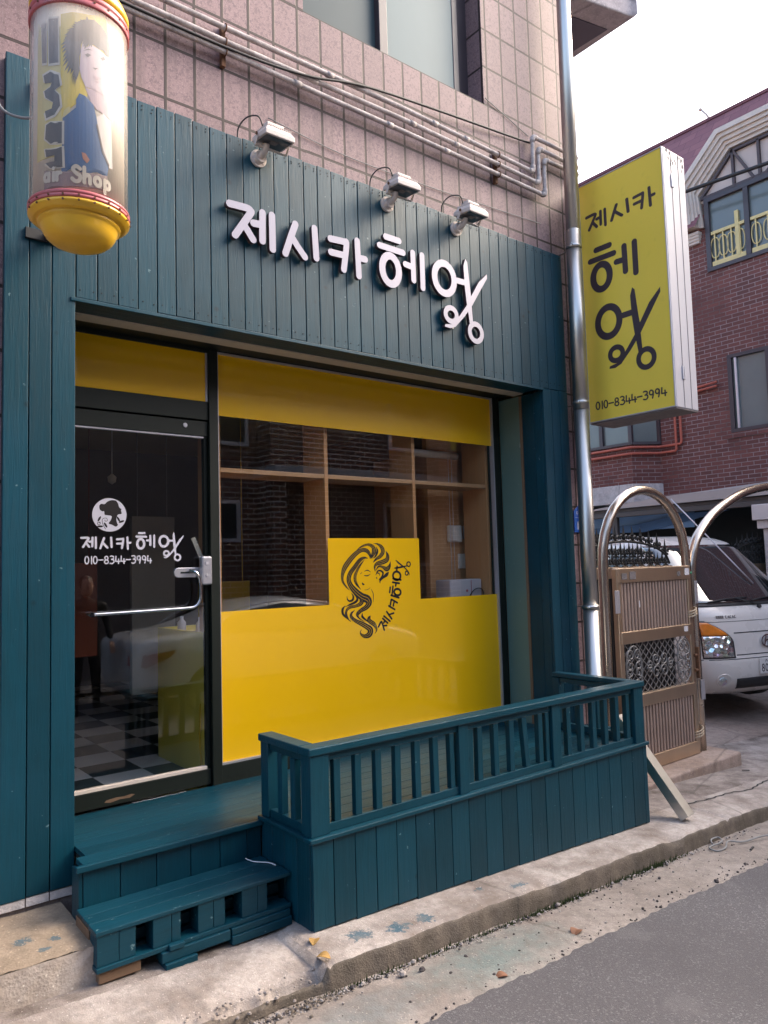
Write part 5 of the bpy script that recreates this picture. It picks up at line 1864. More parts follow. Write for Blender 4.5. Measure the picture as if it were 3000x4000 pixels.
# wipers
for a0, a1 in ((-.62, -.05), (.0, .55)):
    m = MB()
    m.tube([Srf(a0+(a1-a0)*k/8, 1.212+.035*math.sin(k/8*PI*.6), .028) for k in range(9)], .010, 6)
    m.tube([Srf(a1+.10, 1.17, .02), Srf((a0+a1)/2+.1, 1.235, .045)], .008, 6)
    m.disc(Srf(a1+.10, 1.16, .0), (0, -1, .4), .022, .03, 12)
    m.build('wiper', M['black_plastic'], TR)
# cargo bed behind the cab
m = MB(); m.box(-.86, .86, 2.02, 4.6, .62, 1.05); m.build('cargo_bed', M['truck'], TR, .02)
m = MB(); m.box(-.45, .45, 1.2, 4.4, .35, .6); m.build('chassis', M['dark_gap'], TR)
m = MB()
for sx in (-1, 1):
    m.tube([(sx*.80, 3.6, .33), (sx*.6, 3.6, .33)], .32, 24)
m.build('rear_wheels', M['rubber'], TR)
# dashboard and seats seen dimly

# ================================================================== brick house behind the driveway
BH = thing('brick_house', 'red brick house with a cream trimmed dormer and maroon shingle roof behind the driveway', 'house', (12, 6, -.6))
HX = 12.0
m = MB()
def wallx(x, rects):
    for a, b, c, d in rects:
        m.face([(x, a, c), (x, b, c), (x, b, d), (x, a, d)])
ys = [-2.0, 3.9, 4.63, 5.93, 6.15, 13.0]
zs = [-1.0, 3.22, 4.51, 5.98, 7.0]
for i in range(len(ys)-1):
    for j in range(len(zs)-1):
        yc, zc = (ys[i]+ys[i+1])/2, (zs[j]+zs[j+1])/2
        if (4.63 < yc < 5.93 and 3.22 < zc < 4.51) or (3.9 < yc < 6.15 and zc > 5.98):
            continue
        m.face([(HX, ys[i], zs[j]), (HX, ys[i+1], zs[j]), (HX, ys[i+1], zs[j+1]), (HX, ys[i], zs[j+1])])
m.face([(HX, -2, -1), (20, -2, -1), (20, -2, 7), (HX, -2, 7)])
m.face([(HX, 13, -1), (20, 13, -1), (20, 13, 7), (HX, 13, 7)])
# reveals
for (y0_, y1_, z0_, z1_) in ((4.63, 5.93, 3.22, 4.51), (3.9, 6.15, 5.98, 7.25)):
    m.face([(HX, y0_, z0_), (HX, y1_, z0_), (HX+.14, y1_, z0_), (HX+.14, y0_, z0_)])
    m.face([(HX, y1_, z0_), (HX, y1_, z1_), (HX+.14, y1_, z1_), (HX+.14, y1_, z0_)])
m.build('brick_wall', M['brick'], BH, recalc=True)
m = MB()
bay = [(12.0, 7.22), (11.55, 7.50), (11.55, 9.2), (12, 9.5)]
for z0_, z1_ in ((2.53, 3.22), (3.95, 5.6)):
    for a, b in zip(bay, bay[1:]):
        m.face([(a[0], a[1], z0_), (b[0], b[1], z0_), (b[0], b[1], z1_), (a[0], a[1], z1_)])
m.build('bay', M['brick'], BH)
m = MB()
for a, b in zip(bay, bay[1:]):
    m.bar((a[0], a[1], 3.245), (b[0], b[1], 3.245), .07, .05)
    m.bar((a[0], a[1], 3.93), (b[0], b[1], 3.93), .07, .05)
for q in bay+[(11.55, 8.1), (11.55, 8.65)]:
    m.box(q[0]-.03, q[0]+.03, q[1]-.035, q[1]+.035, 3.22, 3.95)
bw = m.build('window', M['frame_brown'], BH)
m = MB()
for a, b in zip(bay, bay[1:]):
    m.face([(a[0]+.02, a[1], 3.25), (b[0]+.02, b[1], 3.25), (b[0]+.02, b[1], 3.93), (a[0]+.02, a[1], 3.93)])
m.build('pane', M['pane_grey'], bw)
m = MB(); m.loft([[(x-.05 if x < 12 else x, y-.03, z) for x, y in bay] for z in (2.20, 2.528)], smooth=False); m.build('render_band', M['band'], BH, .01)
# the window at the right
m = MB()
for a in ((4.63, 5.93, 3.22, 3.28), (4.63, 5.93, 4.45, 4.51), (5.86, 5.93, 3.28, 4.45), (4.63, 4.70, 3.28, 4.45), (5.26, 5.32, 3.28, 4.45)):
    m.box(HX-.01, HX+.08, a[0], a[1], a[2], a[3])
wn = m.build('window', M['frame_brown'], BH, .004)
m = MB(); m.box(HX-.005, HX+.03, 5.78, 5.815, 3.285, 4.445); m.build('sash_edge', M['silver'], wn)
m = MB(); m.box(HX+.04, HX+.05, 4.68, 5.88, 3.25, 4.48); m.build('pane', M['pane_grey'], wn)
m = MB(); m.box(HX-.02, HX+.1, 4.55, 6.0, 3.13, 3.215); m.build('sill', M['brick'], wn)
# dormer
m = MB()
CY = 5.02
for a in ((3.90, 6.15, 5.98, 6.05), (3.90, 6.15, 7.17, 7.25), (6.07, 6.15, 6.05, 7.17), (5.41, 5.49, 6.05, 7.17), (4.55, 4.63, 6.05, 7.17), (3.90, 3.97, 6.05, 7.17)):
    m.box(HX-.03, HX+.08, a[0], a[1], a[2], a[3])
dw = m.build('dormer_window', M['frame_brown'], BH, .004)
m = MB(); m.box(HX+.03, HX+.04, 3.93, 6.1, 6.0, 7.2); m.build('pane', M['pane_grey'], dw)
m = MB()
for (ya, yb) in ((6.06, 5.50), (5.40, 4.64)):
    m.bar((HX-.0, ya, 6.62), (HX-.0, yb, 6.62), .03, .05)
    m.bar((HX-.0, ya, 6.08), (HX-.0, yb, 6.08), .03, .10)
    n = 4
    for k in range(n):
        y = ya+(yb-ya)*(k+.4)/n
        m.bar((HX, y, 6.12), (HX, y, 6.62), .02, .02, (0, 1, 0))
        m.tube([(HX, y+.075*math.cos(t)*(abs(math.cos(t))**-.3 if abs(math.cos(t)) > .05 else 1), 6.36+.17*math.sin(t)) for t in [2*PI*j/24+.01 for j in range(24)]], .010, 6, True)
m.bar((HX+.01, 5.62, 6.1), (HX+.01, 5.62, 6.85), .06, .06, (0, 1, 0))
m.build('guard_rail', M['railing_cream'], dw)
out_ = [(6.44, 6.80), (6.44, 7.61), (5.79, 8.235)]
inn_ = [(6.165, 6.76), (6.225, 7.33), (5.645, 7.905)]
out_ += [(2*CY-y, z) for y, z in reversed(out_)]
inn_ += [(2*CY-y, z) for y, z in reversed(inn_)]
m = MB()
steps = [(0.0, 0.25, .16), (.25, .45, .12), (.45, .65, .08), (.65, .82, .04), (.82, 1.0, .0)]
for f0_, f1_, dx in steps:
    L0 = [(o[0]+(i[0]-o[0])*f0_, o[1]+(i[1]-o[1])*f0_) for o, i in zip(out_, inn_)]
    L1 = [(o[0]+(i[0]-o[0])*f1_, o[1]+(i[1]-o[1])*f1_) for o, i in zip(out_, inn_)]
    for k in range(5):
        q = [L0[k], L0[k+1], L1[k+1], L1[k]]
        m.loft([[(HX-.06-dx, y, z) for y, z in q], [(HX+.3, y, z) for y, z in q]], smooth=False)
m.build('dormer_trim', M['trim'], BH)
for sy in (1, -1):
    m = MB()
    for k in range(4):
        y = CY+sy*(6.36-CY)
        m.box(HX-.12+.02*k, HX+.1, y-.14+.01*k, y+.10-.01*k, 6.66-.045*k, 6.7055-.045*k)
    m.build('corbel', M['trim'], BH)
m = MB(); m.face([(HX+.02, y, z) for y, z in inn_[1:5]]+[(HX+.02, 3.85, 7.2), (HX+.02, 6.2, 7.2)]); m.build('gable_infill', M['gable_fill'], BH)
m = MB()
def tb(a, b, w=.075):
    m.bar((HX-.0, a[0], a[1]), (HX-.0, b[0], b[1]), .04, w, (1, 0, 0))
tb((6.18, 7.28), (5.62, 7.86)); tb((5.62, 7.86), (4.42, 7.86)); tb((4.42, 7.86), (3.86, 7.28)); tb((5.62, 7.24), (5.62, 7.88)); tb((5.60, 7.84), (5.30, 7.27)); tb((5.20, 7.27), (5.20, 7.86)); tb((5.10, 7.27), (4.46, 7.84)); tb((4.42, 7.24), (4.42, 7.88)); tb((6.2, 7.27), (3.8, 7.27), .06)
m.build('gable_timber', M['dark_timber'], BH)
m = MB()
m.face([(11.75, 13.4, 6.75), (11.75, 6.2, 6.75), (14.0, 6.2, 9.8), (14.0, 13.4, 9.8)])
m.face([(12.35, 6.2, 7.56), (12.35, 3.8, 7.56), (14, 3.8, 9.8), (14, 6.2, 9.8)])
m.face([(11.75, 3.8, 6.75), (11.75, -2.4, 6.75), (14.0, -2.4, 9.8), (14.0, 3.8, 9.8)])
m.face([(14.0, 13.4, 9.8), (14.0, -2.4, 9.8), (20, -2.4, 6.9), (20, 13.4, 6.9)])
# dormer roof running back into the slope
for k in range(5):
    a, b = out_[k], out_[k+1]
    m.face([(HX-.2, a[0], a[1]+.01), (HX-.2, b[0], b[1]+.01), (13.6, b[0], b[1]+.01), (13.6, a[0], a[1]+.01)])
m.face([(11.75, 13.4, 6.75), (14, 13.4, 9.8), (20, 13.4, 6.9)])
m.face([(11.75, -2.4, 6.75), (14, -2.4, 9.8), (20, -2.4, 6.9)])
m.build('roof', M['shingle'], BH, recalc=False)
m = MB(); m.bar((14, 13.4, 9.80), (14, -2.4, 9.80), .10, .06); m.build('ridge', M['shingle'], BH)
m = MB()
for dz, dx in ((0, 0), (-.11, .0)):
    z = 3.17+dz
    m.tube(elbow_path([(11.50+dx, 9.4, z), (11.50+dx, 7.48, z), (11.95+dx, 7.19, z), (11.95+dx, 6.78-dz*.9, z), (11.95+dx, 6.78-dz*.9, 4.05+dz*.6), (11.95, 6.1, 4.10+dz*.6)], .05), .022, 8)
m.build('gas_pipe', M['gas'], BH)
t = MB(); t.tube([(14, 6.94, 9.78), (14, 7.02, 9.95), (14, 7.12, 10.09)], .022, 8); t.disc((14, 7.12, 10.08), (0, .4, .6), .035, .04, 8)
tag(t.build('roof_post', M['trim']), 'small bent post on the ridge of the maroon roof', 'post')
t = MB(); t.tube(smooth_path([(11.5, 9.0, 7.45), (11.5, 7.5, 7.36), (11.5, 6.28, 7.27), (11.5, 4.86, 7.15), (11.5, 1, 6.8)], 4), .032, 8)
tag(t.build('overhead_cable', M['cable']), 'thick dark cable crossing in front of the dormer window', 'cable')

# carport over the driveway
CP = thing('carport', 'low carport with a dark gutter and beige roof edge over the truck', 'carport', (10.8, 6, -.56))
m = MB()
m.box(10.9, 11.0, 3.4, 10.4, 1.923, 2.0); m.box(10.94, 11.04, 3.4, 10.4, 2.002, 2.06)
m.build('gutter', M['carport_dark'], CP, .006)
m = MB(); m.loft([[(10.88, 3.4, 2.076), (10.88, 6.68, 2.065), (10.88, 8.1, 2.062), (11.95, 8.1, 2.10), (11.95, 3.4, 2.4)], [(10.88, 3.4, 2.262), (10.88, 6.68, 2.185), (10.88, 8.1, 2.067), (11.95, 8.1, 2.13), (11.95, 3.4, 2.44)]], smooth=False); m.build('roof', M['carport'], CP)
m = MB()
m.box(10.95, 11.95, 3.4, 10.4, 2.0605, 2.0615)
m.build('roof_underside', M['carport_dark'], CP)
for y in (8.9, 6.96):
    m = MB(); m.box(10.96, 11.03, y*1.08-.05, y*1.08+.05, -.56, 1.921); m.build('post', M['carport_dark'], CP)
m = MB(); m.box(11.95, 12.1, 2.5, 12, -.6, 2.2); m.build('shade_backing', M['dark_gap'], CP)  # near-black sheet, the shade under the carport put into its colour
TPn = thing('tarp', 'blue tarpaulin hung under the carport beam behind the truck', 'tarp', (11, 7, 1.6))
m = MB()
m.loft([[(11.3, 9.5, 1.66), (11.3, 7.96, 1.68), (11.3, 7.17, 1.665), (11.3, 6.40, 1.80), (11.3, 5.7, 1.93), (11.3, 6.4, 1.925), (11.3, 6.75, 1.885), (11.3, 7.35, 1.805), (11.3, 7.94, 1.78), (11.3, 9.5, 1.77)], [(11.33, 9.5, 1.66), (11.33, 7.96, 1.68), (11.33, 7.17, 1.665), (11.33, 6.40, 1.80), (11.33, 5.7, 1.93), (11.33, 6.4, 1.925), (11.33, 6.75, 1.885), (11.33, 7.35, 1.805), (11.33, 7.94, 1.78), (11.33, 9.5, 1.77)]], smooth=False)
m.build('dark_fold', M['tarp'], TPn)
m = MB(); m.box(11.35, 11.37, 6.3, 9.5, 1.70, 1.98); m.build('pale_sheet', M['tarp_pale'], TPn)
WC = thing('white_column', 'white column with a stepped head at the right edge behind the spear fence', 'column', (11.2, 4.7, -.56))
m = MB(); m.box(10.6, 10.85, 4.34, 4.88, -.56, 1.58); m.build('shaft', M['trim_white'], WC, .01)
m = MB(); m.box(10.55, 10.865, 4.29, 4.94, 1.582, 1.70); m.box(10.5, 10.872, 4.22, 4.98, 1.702, 1.92); m.build('head', M['trim_white'], WC, .01)
t = MB(); t.tube([(9.0, 5.30, 1.98), (9.0, 4.94, 1.584), (9.0, 4.6, 1.21), (9.0, 4.3, .88)], .008, 6)
tag(t.build('stay_wire', M['silver']), 'thin stay wire slanting down from the carport to the truck', 'wire')

# ================================================================== street debris
def leaf(x, y, z, rot, s, mat, lab):
    m = MB()
    n = 10
    L_, Rr = [], []
    for k in range(n+1):
        t = k/n
        w = math.sin(PI*t)**.8*.38
        zz = .18*math.sin(PI*t)
        L_.append((t-.5, w, zz+.20*w)); Rr.append((t-.5, -w, zz+.25*w))
    c = [(t[0], 0, .18*math.sin(PI*(t[0]+.5))) for t in L_]
    T = Matrix.Translation((x, y, z)) @ Matrix.Rotation(rot, 4, 'Z') @ Matrix.Scale(s, 4)
    V = [[m.bm.verts.new(T @ Vector(p)) for p in r_] for r_ in (L_, c, Rr)]
    for a, b in ((0, 1), (1, 2)):
        for k in range(n):
            try:
                m.bm.faces.new((V[a][k], V[a][k+1], V[b][k+1], V[b][k]))
            except ValueError:
                pass
    o = m.build('fallen_leaf', M[mat], None)
    sd = o.modifiers.new('Solid', 'SOLIDIFY'); sd.thickness = .0012
    tag(o, lab, 'leaf', 'fallen leaves')
leaf(2.93, 2.33, -.536, .3, .075, 'leaf_brown', 'curled brown leaf on the concrete gutter near the asphalt edge')
leaf(2.35, 2.262, -.508, -.4, .06, 'leaf_brown', 'small brown leaf right at the asphalt edge')
leaf(1.78, 2.80, -.377, .8, .06, 'leaf_yellow', 'yellow leaf on the kerb beside the deck corner')
leaf(1.737, 2.665, -.377, 2.2, .06, 'leaf_yellow', 'yellow leaf at the kerb edge below the deck corner')
rnd = random.Random(9)
def pebble(m, x, y, z, s):
    m.loft([[(x+math.cos(2*PI*k/7)*s*r_*rnd.uniform(.75, 1.15), y+math.sin(2*PI*k/7)*s*r_*rnd.uniform(.7, 1.1), z+h*s) for k in range(7)] for r_, h in ((.7, -.1), (1, .35), (.55, .9))], smooth=False)
for mt, nn_, lab in (('stone', 460, 'pale grit gathered along the foot of the kerb'), ('stone_dark', 420, 'dark grit and soil scattered on the gutter and along the asphalt edge')):
    m = MB()
    for k in range(nn_):
        if k % 4 and mt == 'stone' or k % 3 == 0:
            x = 1.3+rnd.random()**1.3*3.9; y = 2.585-abs(rnd.gauss(0, .022))
        elif mt == 'stone_dark' and k % 3 == 1:
            x = rnd.uniform(1.8, 5.2); y = 2.235+abs(rnd.gauss(0, .02))+jag(x)
        else:
            x = rnd.uniform(1.6, 5.2); y = rnd.uniform(2.25, 2.58)
        pebble(m, x, y, g(x)-.100, abs(rnd.gauss(0, .0035))+.0016)
    o = m.build('grit', M[mt]); kind(o, 'stuff', lab, 'grit')
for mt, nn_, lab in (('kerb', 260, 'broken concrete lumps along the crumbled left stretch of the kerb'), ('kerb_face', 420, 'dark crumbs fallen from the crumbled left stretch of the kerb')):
    m = MB()
    for k in range(nn_):
        x = rnd.uniform(-.2, 1.76)
        y = rnd.gauss(2.63, .045) if mt == 'kerb' else 2.60-abs(rnd.gauss(0, .035))
        z = g(x)-.045-.9*max(0, 2.65-y) if y > 2.60 else g(x)-.100
        pebble(m, x, y, max(z, g(x)-.100), min(.011, abs(rnd.gauss(0, .004 if mt == 'kerb' else .0035))+.002))
    o = m.build('rubble', M[mt]); kind(o, 'stuff', lab, 'rubble')
for x, y, s, mt, lab in ((2.03, 2.52, .018, 'stone', 'largest pale stone in the gutter below the deck corner'), (2.12, 2.50, .016, 'stone_dark', 'dark lump in the gutter beside the pale stone'), (3.84, 2.461, .010, 'stone_dark', 'dark pebble alone in the middle of the gutter')):
    m = MB(); pebble(m, x, y, g(x)-.099, s); tag(m.build('stone', M[mt]), lab, 'stone', 'loose stones')
m = MB()
for k in range(2600):
    c = rnd.choice((2.75, 3.05, 3.2, 3.75, 3.85, 4.0, 4.1, 2.3, 1.95))
    x = rnd.gauss(c, .13); y = 2.594-abs(rnd.gauss(0, .010)); h = abs(rnd.gauss(0, .013))+.004
    a = rnd.uniform(0, PI)
    z0_ = g(x)-.108
    dx, dy = .0032*math.cos(a), .0032*math.sin(a)
    q = rnd.uniform(-.008, .008)
    m.face([(x-dx, y-dy, z0_), (x+dx, y+dy, z0_), (x+q+dx*.3, y-abs(q)*.4, z0_+h)])
o = m.build('moss', M['moss'], recalc=False); kind(o, 'stuff', 'moss and tiny weeds growing along the foot of the kerb', 'moss')
t = MB()
zc_ = g(4.7)-.088
t.tube(smooth_path([(5.05, 2.38, zc_), (4.95, 2.42, zc_+.004), (4.79, 2.455, zc_), (4.70, 2.51, zc_+.01), (4.60, 2.475, zc_+.004), (4.52, 2.49, zc_), (4.545, 2.55, zc_), (4.66, 2.53, zc_+.012), (4.72, 2.585, zc_+.01), (4.66, 2.60, zc_+.006), (4.61, 2.565, zc_)], 5), .0055, 8)
tag(t.build('scrap_wire', M['cable_grey']), 'bent scrap wire curled in the gutter at the right', 'wire')
t = thing('metal_channel', 'galvanised metal box section leaning off the kerb at the right end of the deck', 'scrap metal', (4.6, 2.75, -.5))
a, b = Vector((4.645, 2.745, -.490)), Vector((4.60, 3.17, .06))
b = a+(b-a)*1.08
m = MB()
d_ = (b-a).normalized(); u_ = d_.cross(Vector((0, 0, 1))).normalized(); w_ = u_.cross(d_)
def sec(p, hw, hh):
    return [p+u_*sx*hw+w_*sy*hh for sx, sy in ((-1, -1), (1, -1), (1, 1), (-1, 1))]
m.loft([sec(a, .046, .032), sec(b, .046, .032), sec(b, .042, .028), sec(a+d_*.0, .042, .028)], cap=False, smooth=False)
m.bm.verts.ensure_lookup_table()
v = list(m.bm.verts)
for k in range(4):
    m.bm.faces.new((v[k], v[(k+1) % 4], v[12+(k+1) % 4], v[12+k]))
m.build('channel', M['galv'], t)
t = MB()
pts = [(4.93, 2.955), (4.974, 2.948), (5.10, 2.945), (5.229, 2.927), (5.4, 2.925), (5.555, 2.918), (5.66, 2.89), (5.766, 2.875), (5.95, 2.905), (6.157, 2.927), (6.6, 2.95)]
cr_ = smooth_path(pts, 6)
for (xa_, ya_), (xb2, yb2) in zip(cr_, cr_[1:]):
    w0 = .004+.003*abs(math.sin(xa_*31)); j0 = .006*math.sin(xa_*53); j1 = .006*math.sin(xb2*53)
    w1 = .004+.003*abs(math.sin(xb2*31))
    t.face([(xa_, ya_+j0-w0, g(xa_)+.0045), (xb2, yb2+j1-w1, g(xb2)+.0045), (xb2, yb2+j1+w1, g(xb2)+.0045), (xa_, ya_+j0+w0, g(xa_)+.0045)])
o = t.build('pavement_crack', M['dark_gap'], recalc=False); o['kind'] = 'structure'
for x, y, a_ang, lab in ((6.33, 3.19, -.9, 'dark splinter lying on the pavement in front of the gate'), (4.73, 2.375, .2, 'dark chip lying in the gutter beside the scrap wire')):
    m = MB(); m.bar((x-.03*math.cos(a_ang), y-.03*math.sin(a_ang), (g(x)+.006) if y > 2.6 else g(x)-.092), (x+.03*math.cos(a_ang), y+.03*math.sin(a_ang), (g(x)+.007) if y > 2.6 else g(x)-.091), .012, .006)
    tag(m.build('splinter', M['cable']), lab, 'splinter', 'splinters')

# ================================================================== things inside the salon
SR = thing('shelf_rack', 'pine shelf frame standing right behind the shop window', 'shelf', (3.2, 4.22, 0))
m = MB()
for x0_, x1_ in ((1.985, 2.012), (2.762, 2.790), (3.527, 3.555), (4.288, 4.316)):
    m.box(x0_, x1_, 4.10, 4.36, -.005, 2.45)
m.build('upright', M['wood'], SR, .0015)
m = MB()
for x0_, x1_ in ((2.013, 2.761), (2.791, 3.526), (3.556, 4.287)):
    m.box(x0_, x1_, 4.102, 4.36, 1.797, 1.825)
    m.box(x0_, x1_, 4.102, 4.36, .84, .868)
    m.box(x0_, x1_, 4.102, 4.36, 2.42, 2.448)
m.build('shelf_board', M['wood_h'], SR, .0015)
WH = thing('white_appliance', 'white box appliance with a black cord on the right bay of the shelf frame', 'appliance', (4.1, 4.25, .868))
m = MB(); m.box(3.935, 4.275, 4.17, 4.34, .8685, 1.088); m.build('body', M['sign_white'], WH, .012, 3)
m = MB(); m.box(4.155, 4.158, 4.167, 4.171, .90, 1.08); m.disc((4.11, 4.171, 1.0), (0, -1, 0), .010, .004, 14); m.build('switch', M['red_ring'], WH)
m = MB(); m.tube(smooth_path([(4.11, 4.165, .93), (4.16, 4.15, 1.0), (4.23, 4.15, 1.015), (4.28, 4.16, .98), (4.285, 4.17, .90)], 5), .004, 6); m.build('cord', M['cable'], WH)
m = MB(); m.box(3.985, 4.56, 4.45, 4.50, -.005, 2.4); tag(m.build('wood_partition', M['wood_wall']), 'brown wood panelled partition inside the salon behind the right shelf bay', 'partition')
PH = thing('wall_phone', 'cream intercom phone on the wood partition inside the salon', 'intercom', (4.24, 4.44, 1.46))
m = MB(); m.box(4.175, 4.318, 4.41, 4.4495, 1.385, 1.523); m.build('body', M['cream'], PH, .01)
m = MB(); m.box(4.185, 4.235, 4.385, 4.41, 1.39, 1.518); m.build('handset', M['cream'], PH, .012)
m = MB(); m.box(4.355, 4.455, 4.43, 4.4495, 1.412, 1.522); t = m.build('thermostat', M['silver'], None, .006); tag(t, 'grey thermostat beside the cream intercom inside the salon', 'thermostat')
LS = thing('light_switch', 'white double light switch on the wood partition below the intercom', 'light switch', (4.35, 4.44, 1.23))
m = MB(); m.box(4.29, 4.41, 4.44, 4.4495, 1.17, 1.292); m.build('plate', M['cream'], LS, .004)
m = MB(); m.box(4.312, 4.343, 4.434, 4.4398, 1.19, 1.272); m.build('rocker', M['cream'], LS, .003)
m = MB(); m.box(4.356, 4.387, 4.434, 4.4398, 1.19, 1.272); m.build('rocker', M['cream'], LS, .003)
BL = thing('roller_blind', 'rolled up cream blind with two pull cords at the right shelf bay', 'blind', (4.0, 4.4, 2.1))
m = MB(); m.rod((3.60, 4.405, 2.09), (4.27, 4.405, 2.09), .03, 16); m.build('roll', M['cream'], BL)
m = MB(); m.rod((4.15, 4.375, 2.09), (4.15, 4.375, .95), .0025, 6); m.build('pull_cord', M['sticker'], BL)
m = MB(); m.rod((4.185, 4.375, 2.09), (4.185, 4.375, .93), .0025, 6); m.build('pull_cord', M['sticker'], BL)
DL = MB(); DL.disc((3.05, 5.6, 2.60), (0, 0, 1), .09, .018, 24); tag(DL.build('downlight', M['cream']), 'round unlit ceiling light inside the salon', 'ceiling light')
YC = thing('yellow_counter', 'yellow box counter with small bottles on top just inside the glass door', 'counter', (2.2, 4.5, 0))
m = MB()
m.box(1.94, 1.965, 4.13, 4.92, -.006, .84); m.box(1.965, 2.7, 4.895, 4.92, -.006, .84); m.box(1.965, 2.7, 4.13, 4.155, -.006, .84)
m.build('panel', M['counter'], YC, .003)
m = MB(); m.box(1.966, 2.7, 4.156, 4.894, .79, .80); m.build('tray', M['wood_h'], YC)
for x, y, lab in ((2.05, 4.42, 'white bottle on the yellow counter nearest the glass'), (2.1, 4.6, 'white bottle in the middle of the yellow counter'), (2.06, 4.80, 'white bottle lying end on at the back of the yellow counter')):
    m = MB(); m.lathe([(.028, .80), (.028, .87), (.012, .89), (.012, .91), (.001, .912)], (x, y, .0005), 14); tag(m.build('bottle', M['white_film']), lab, 'bottle', 'bottles on the counter')
t = MB(); t.tube(smooth_path([(1.935, 4.25, .42), (1.93, 4.24, .30), (1.93, 4.26, .24), (1.93, 4.235, .30), (1.93, 4.245, .40), (1.93, 4.25, .2), (1.93, 4.235, .1), (1.93, 4.25, .02)], 5), .005, 6)
tag(t.build('knotted_cord', M['yellow_panel']), 'knotted yellow cord hanging on the counter inside the door', 'cord')
for nm, lab, mt, q in (('partition_panel', 'orange panel deep inside the salon behind the door lettering', 'orange_panel', (1.36, 1.76, 5.6, 5.65, .62, 1.29)), ('partition_panel', 'pale grey panel between the orange and the yellow panels inside the salon', 'grey_panel', (2.02, 2.36, 5.62, 5.67, .3, 1.64)), ('partition_panel', 'yellow panel deep inside the salon right of the grey panel', 'yellow_panel', (2.56, 3.0, 5.6, 5.65, .5, 1.12))):
    m = MB(); m.box(q[0], q[1], q[2], q[3], q[4], q[5]); m.box(q[0]+.05, q[0]+.056, q[2]+.02, q[3]-.02, q[5], 2.62); m.box(q[1]-.056, q[1]-.05, q[2]+.02, q[3]-.02, q[5], 2.62); tag(m.build(nm, M[mt], None, .004), lab, 'panel')
m = MB(); m.rod((2.0, 6.0, 2.0), (2.0, 6.0, 2.62), .004, 6); m.lathe([(.001, 1.92), (.03, 1.94), (.035, 1.98), (.001, 2.01)], (2.0, 6.0, 0), 14)
tag(m.build('hanging_charm', M['cream']), 'small charm hanging from the salon ceiling behind the door', 'ornament')

# ================================================================== the other side of the street (seen in the glass)
OH = thing('brick_house', 'brown brick house across the street with white framed windows, mirrored in the shop window', 'house', (4, -5, -.6))
m = MB()
m.mi = 1
for q in ((-12, -3, 5.8), (-2.6, 6.05, 6.6), (6.05, 18, 5.9)):
    m.mi = 0 if q[0] > 5 else 1
    m.face([(q[0], -4.8, -1), (q[1], -4.8, -1), (q[1], -4.8, q[2]), (q[0], -4.8, q[2])])
    m.face([(q[0], -4.8, q[2]), (q[1], -4.8, q[2]), (q[1], -12, q[2]), (q[0], -12, q[2])])
    for x in q[:2]:
        m.face([(x, -4.8, -1), (x, -12, -1), (x, -12, q[2]), (x, -4.8, q[2])])
m.mi = 0
m.box(7.1, 7.42, -4.805, -4.25, -1, 6.2)
m.box(11.6, 11.9, -4.805, -4.45, -1, 6.2)
m.build('brick_wall', [M['brick_far'], M['granite']], OH)
for (x0_, x1_, z0_, z1_) in ((-1.5, .2, .8, 2.1), (2.4, 3.6, 2.2, 3.4), (6.15, 6.7, 1.75, 2.55), (6.2, 6.9, 3.6, 4.6), (10.2, 11.6, 1.2, 2.6), (10.4, 11.8, 3.8, 5.0), (2.3, 3.7, 4.4, 5.6)):
    m = MB()
    for a in ((x0_, x1_, z0_, z0_+.07), (x0_, x1_, z1_-.07, z1_), (x0_, x0_+.07, z0_+.07, z1_-.07), (x1_-.07, x1_, z0_+.07, z1_-.07)):
        m.box(a[0], a[1], -4.83, -4.74, a[2], a[3])
    w_ = m.build('window', M['trim_white'], OH)
    m = MB(); m.box(x0_+.05, x1_-.05, -4.79, -4.77, z0_+.05, z1_-.05); m.build('pane', M['pane_dark'], w_)
m = MB(); m.box(7.0, 12.5, -4.78, -3.9, 3.0, 3.15); m.build('canopy', M['band'], OH)

CA = thing('parked_car', 'white sedan parked across the street, mirrored low in the shop window and the door', 'car', (5.7, -1.9, -.62))
LOCAL.add(CA.name)
# stations along the car (x from the rear to the nose)
st = [(-2.35, .70, .42, .62, .84, .86, .55), (-2.28, .80, .25, .62, .98, 1.0, .60), (-1.9, .88, .20, .60, 1.02, 1.05, .62), (-1.45, .90, .20, .60, 1.02, 1.08, .62), (-.85, .91, .20, .60, 1.0, 1.38, .58), (-.2, .91, .20, .60, .98, 1.46, .57), (.5, .91, .20, .60, .96, 1.40, .57), (1.05, .91, .20, .60, .95, 1.12, .62), (1.35, .90, .20, .60, .94, .98, .66), (1.9, .88, .20, .58, .86, .88, .62), (2.25, .80, .22, .55, .76, .78, .55), (2.38, .62, .36, .52, .64, .66, .45)]
m = MB()
rings = []
for x, w_, zb_, zm, zbelt, zr, wr in st:
    half = [(0, zb_), (w_*.9, zb_), (w_, zb_+.12), (w_*1.01, zm), (w_*.97, zbelt), (wr+.06, zr-.06 if zr-zbelt > .1 else zr-.01), (wr*.7, zr), (0, zr+.015)]
    rings.append([(x, -y, z) for y, z in half]+[(x, y, z) for y, z in reversed(half[1:-1])])
m.loft(rings)
cb = m.build('car_body', M['car_white'], CA, recalc=True)
ss = cb.modifiers.new('Sub', 'SUBSURF'); ss.levels = 1; ss.render_levels = 2
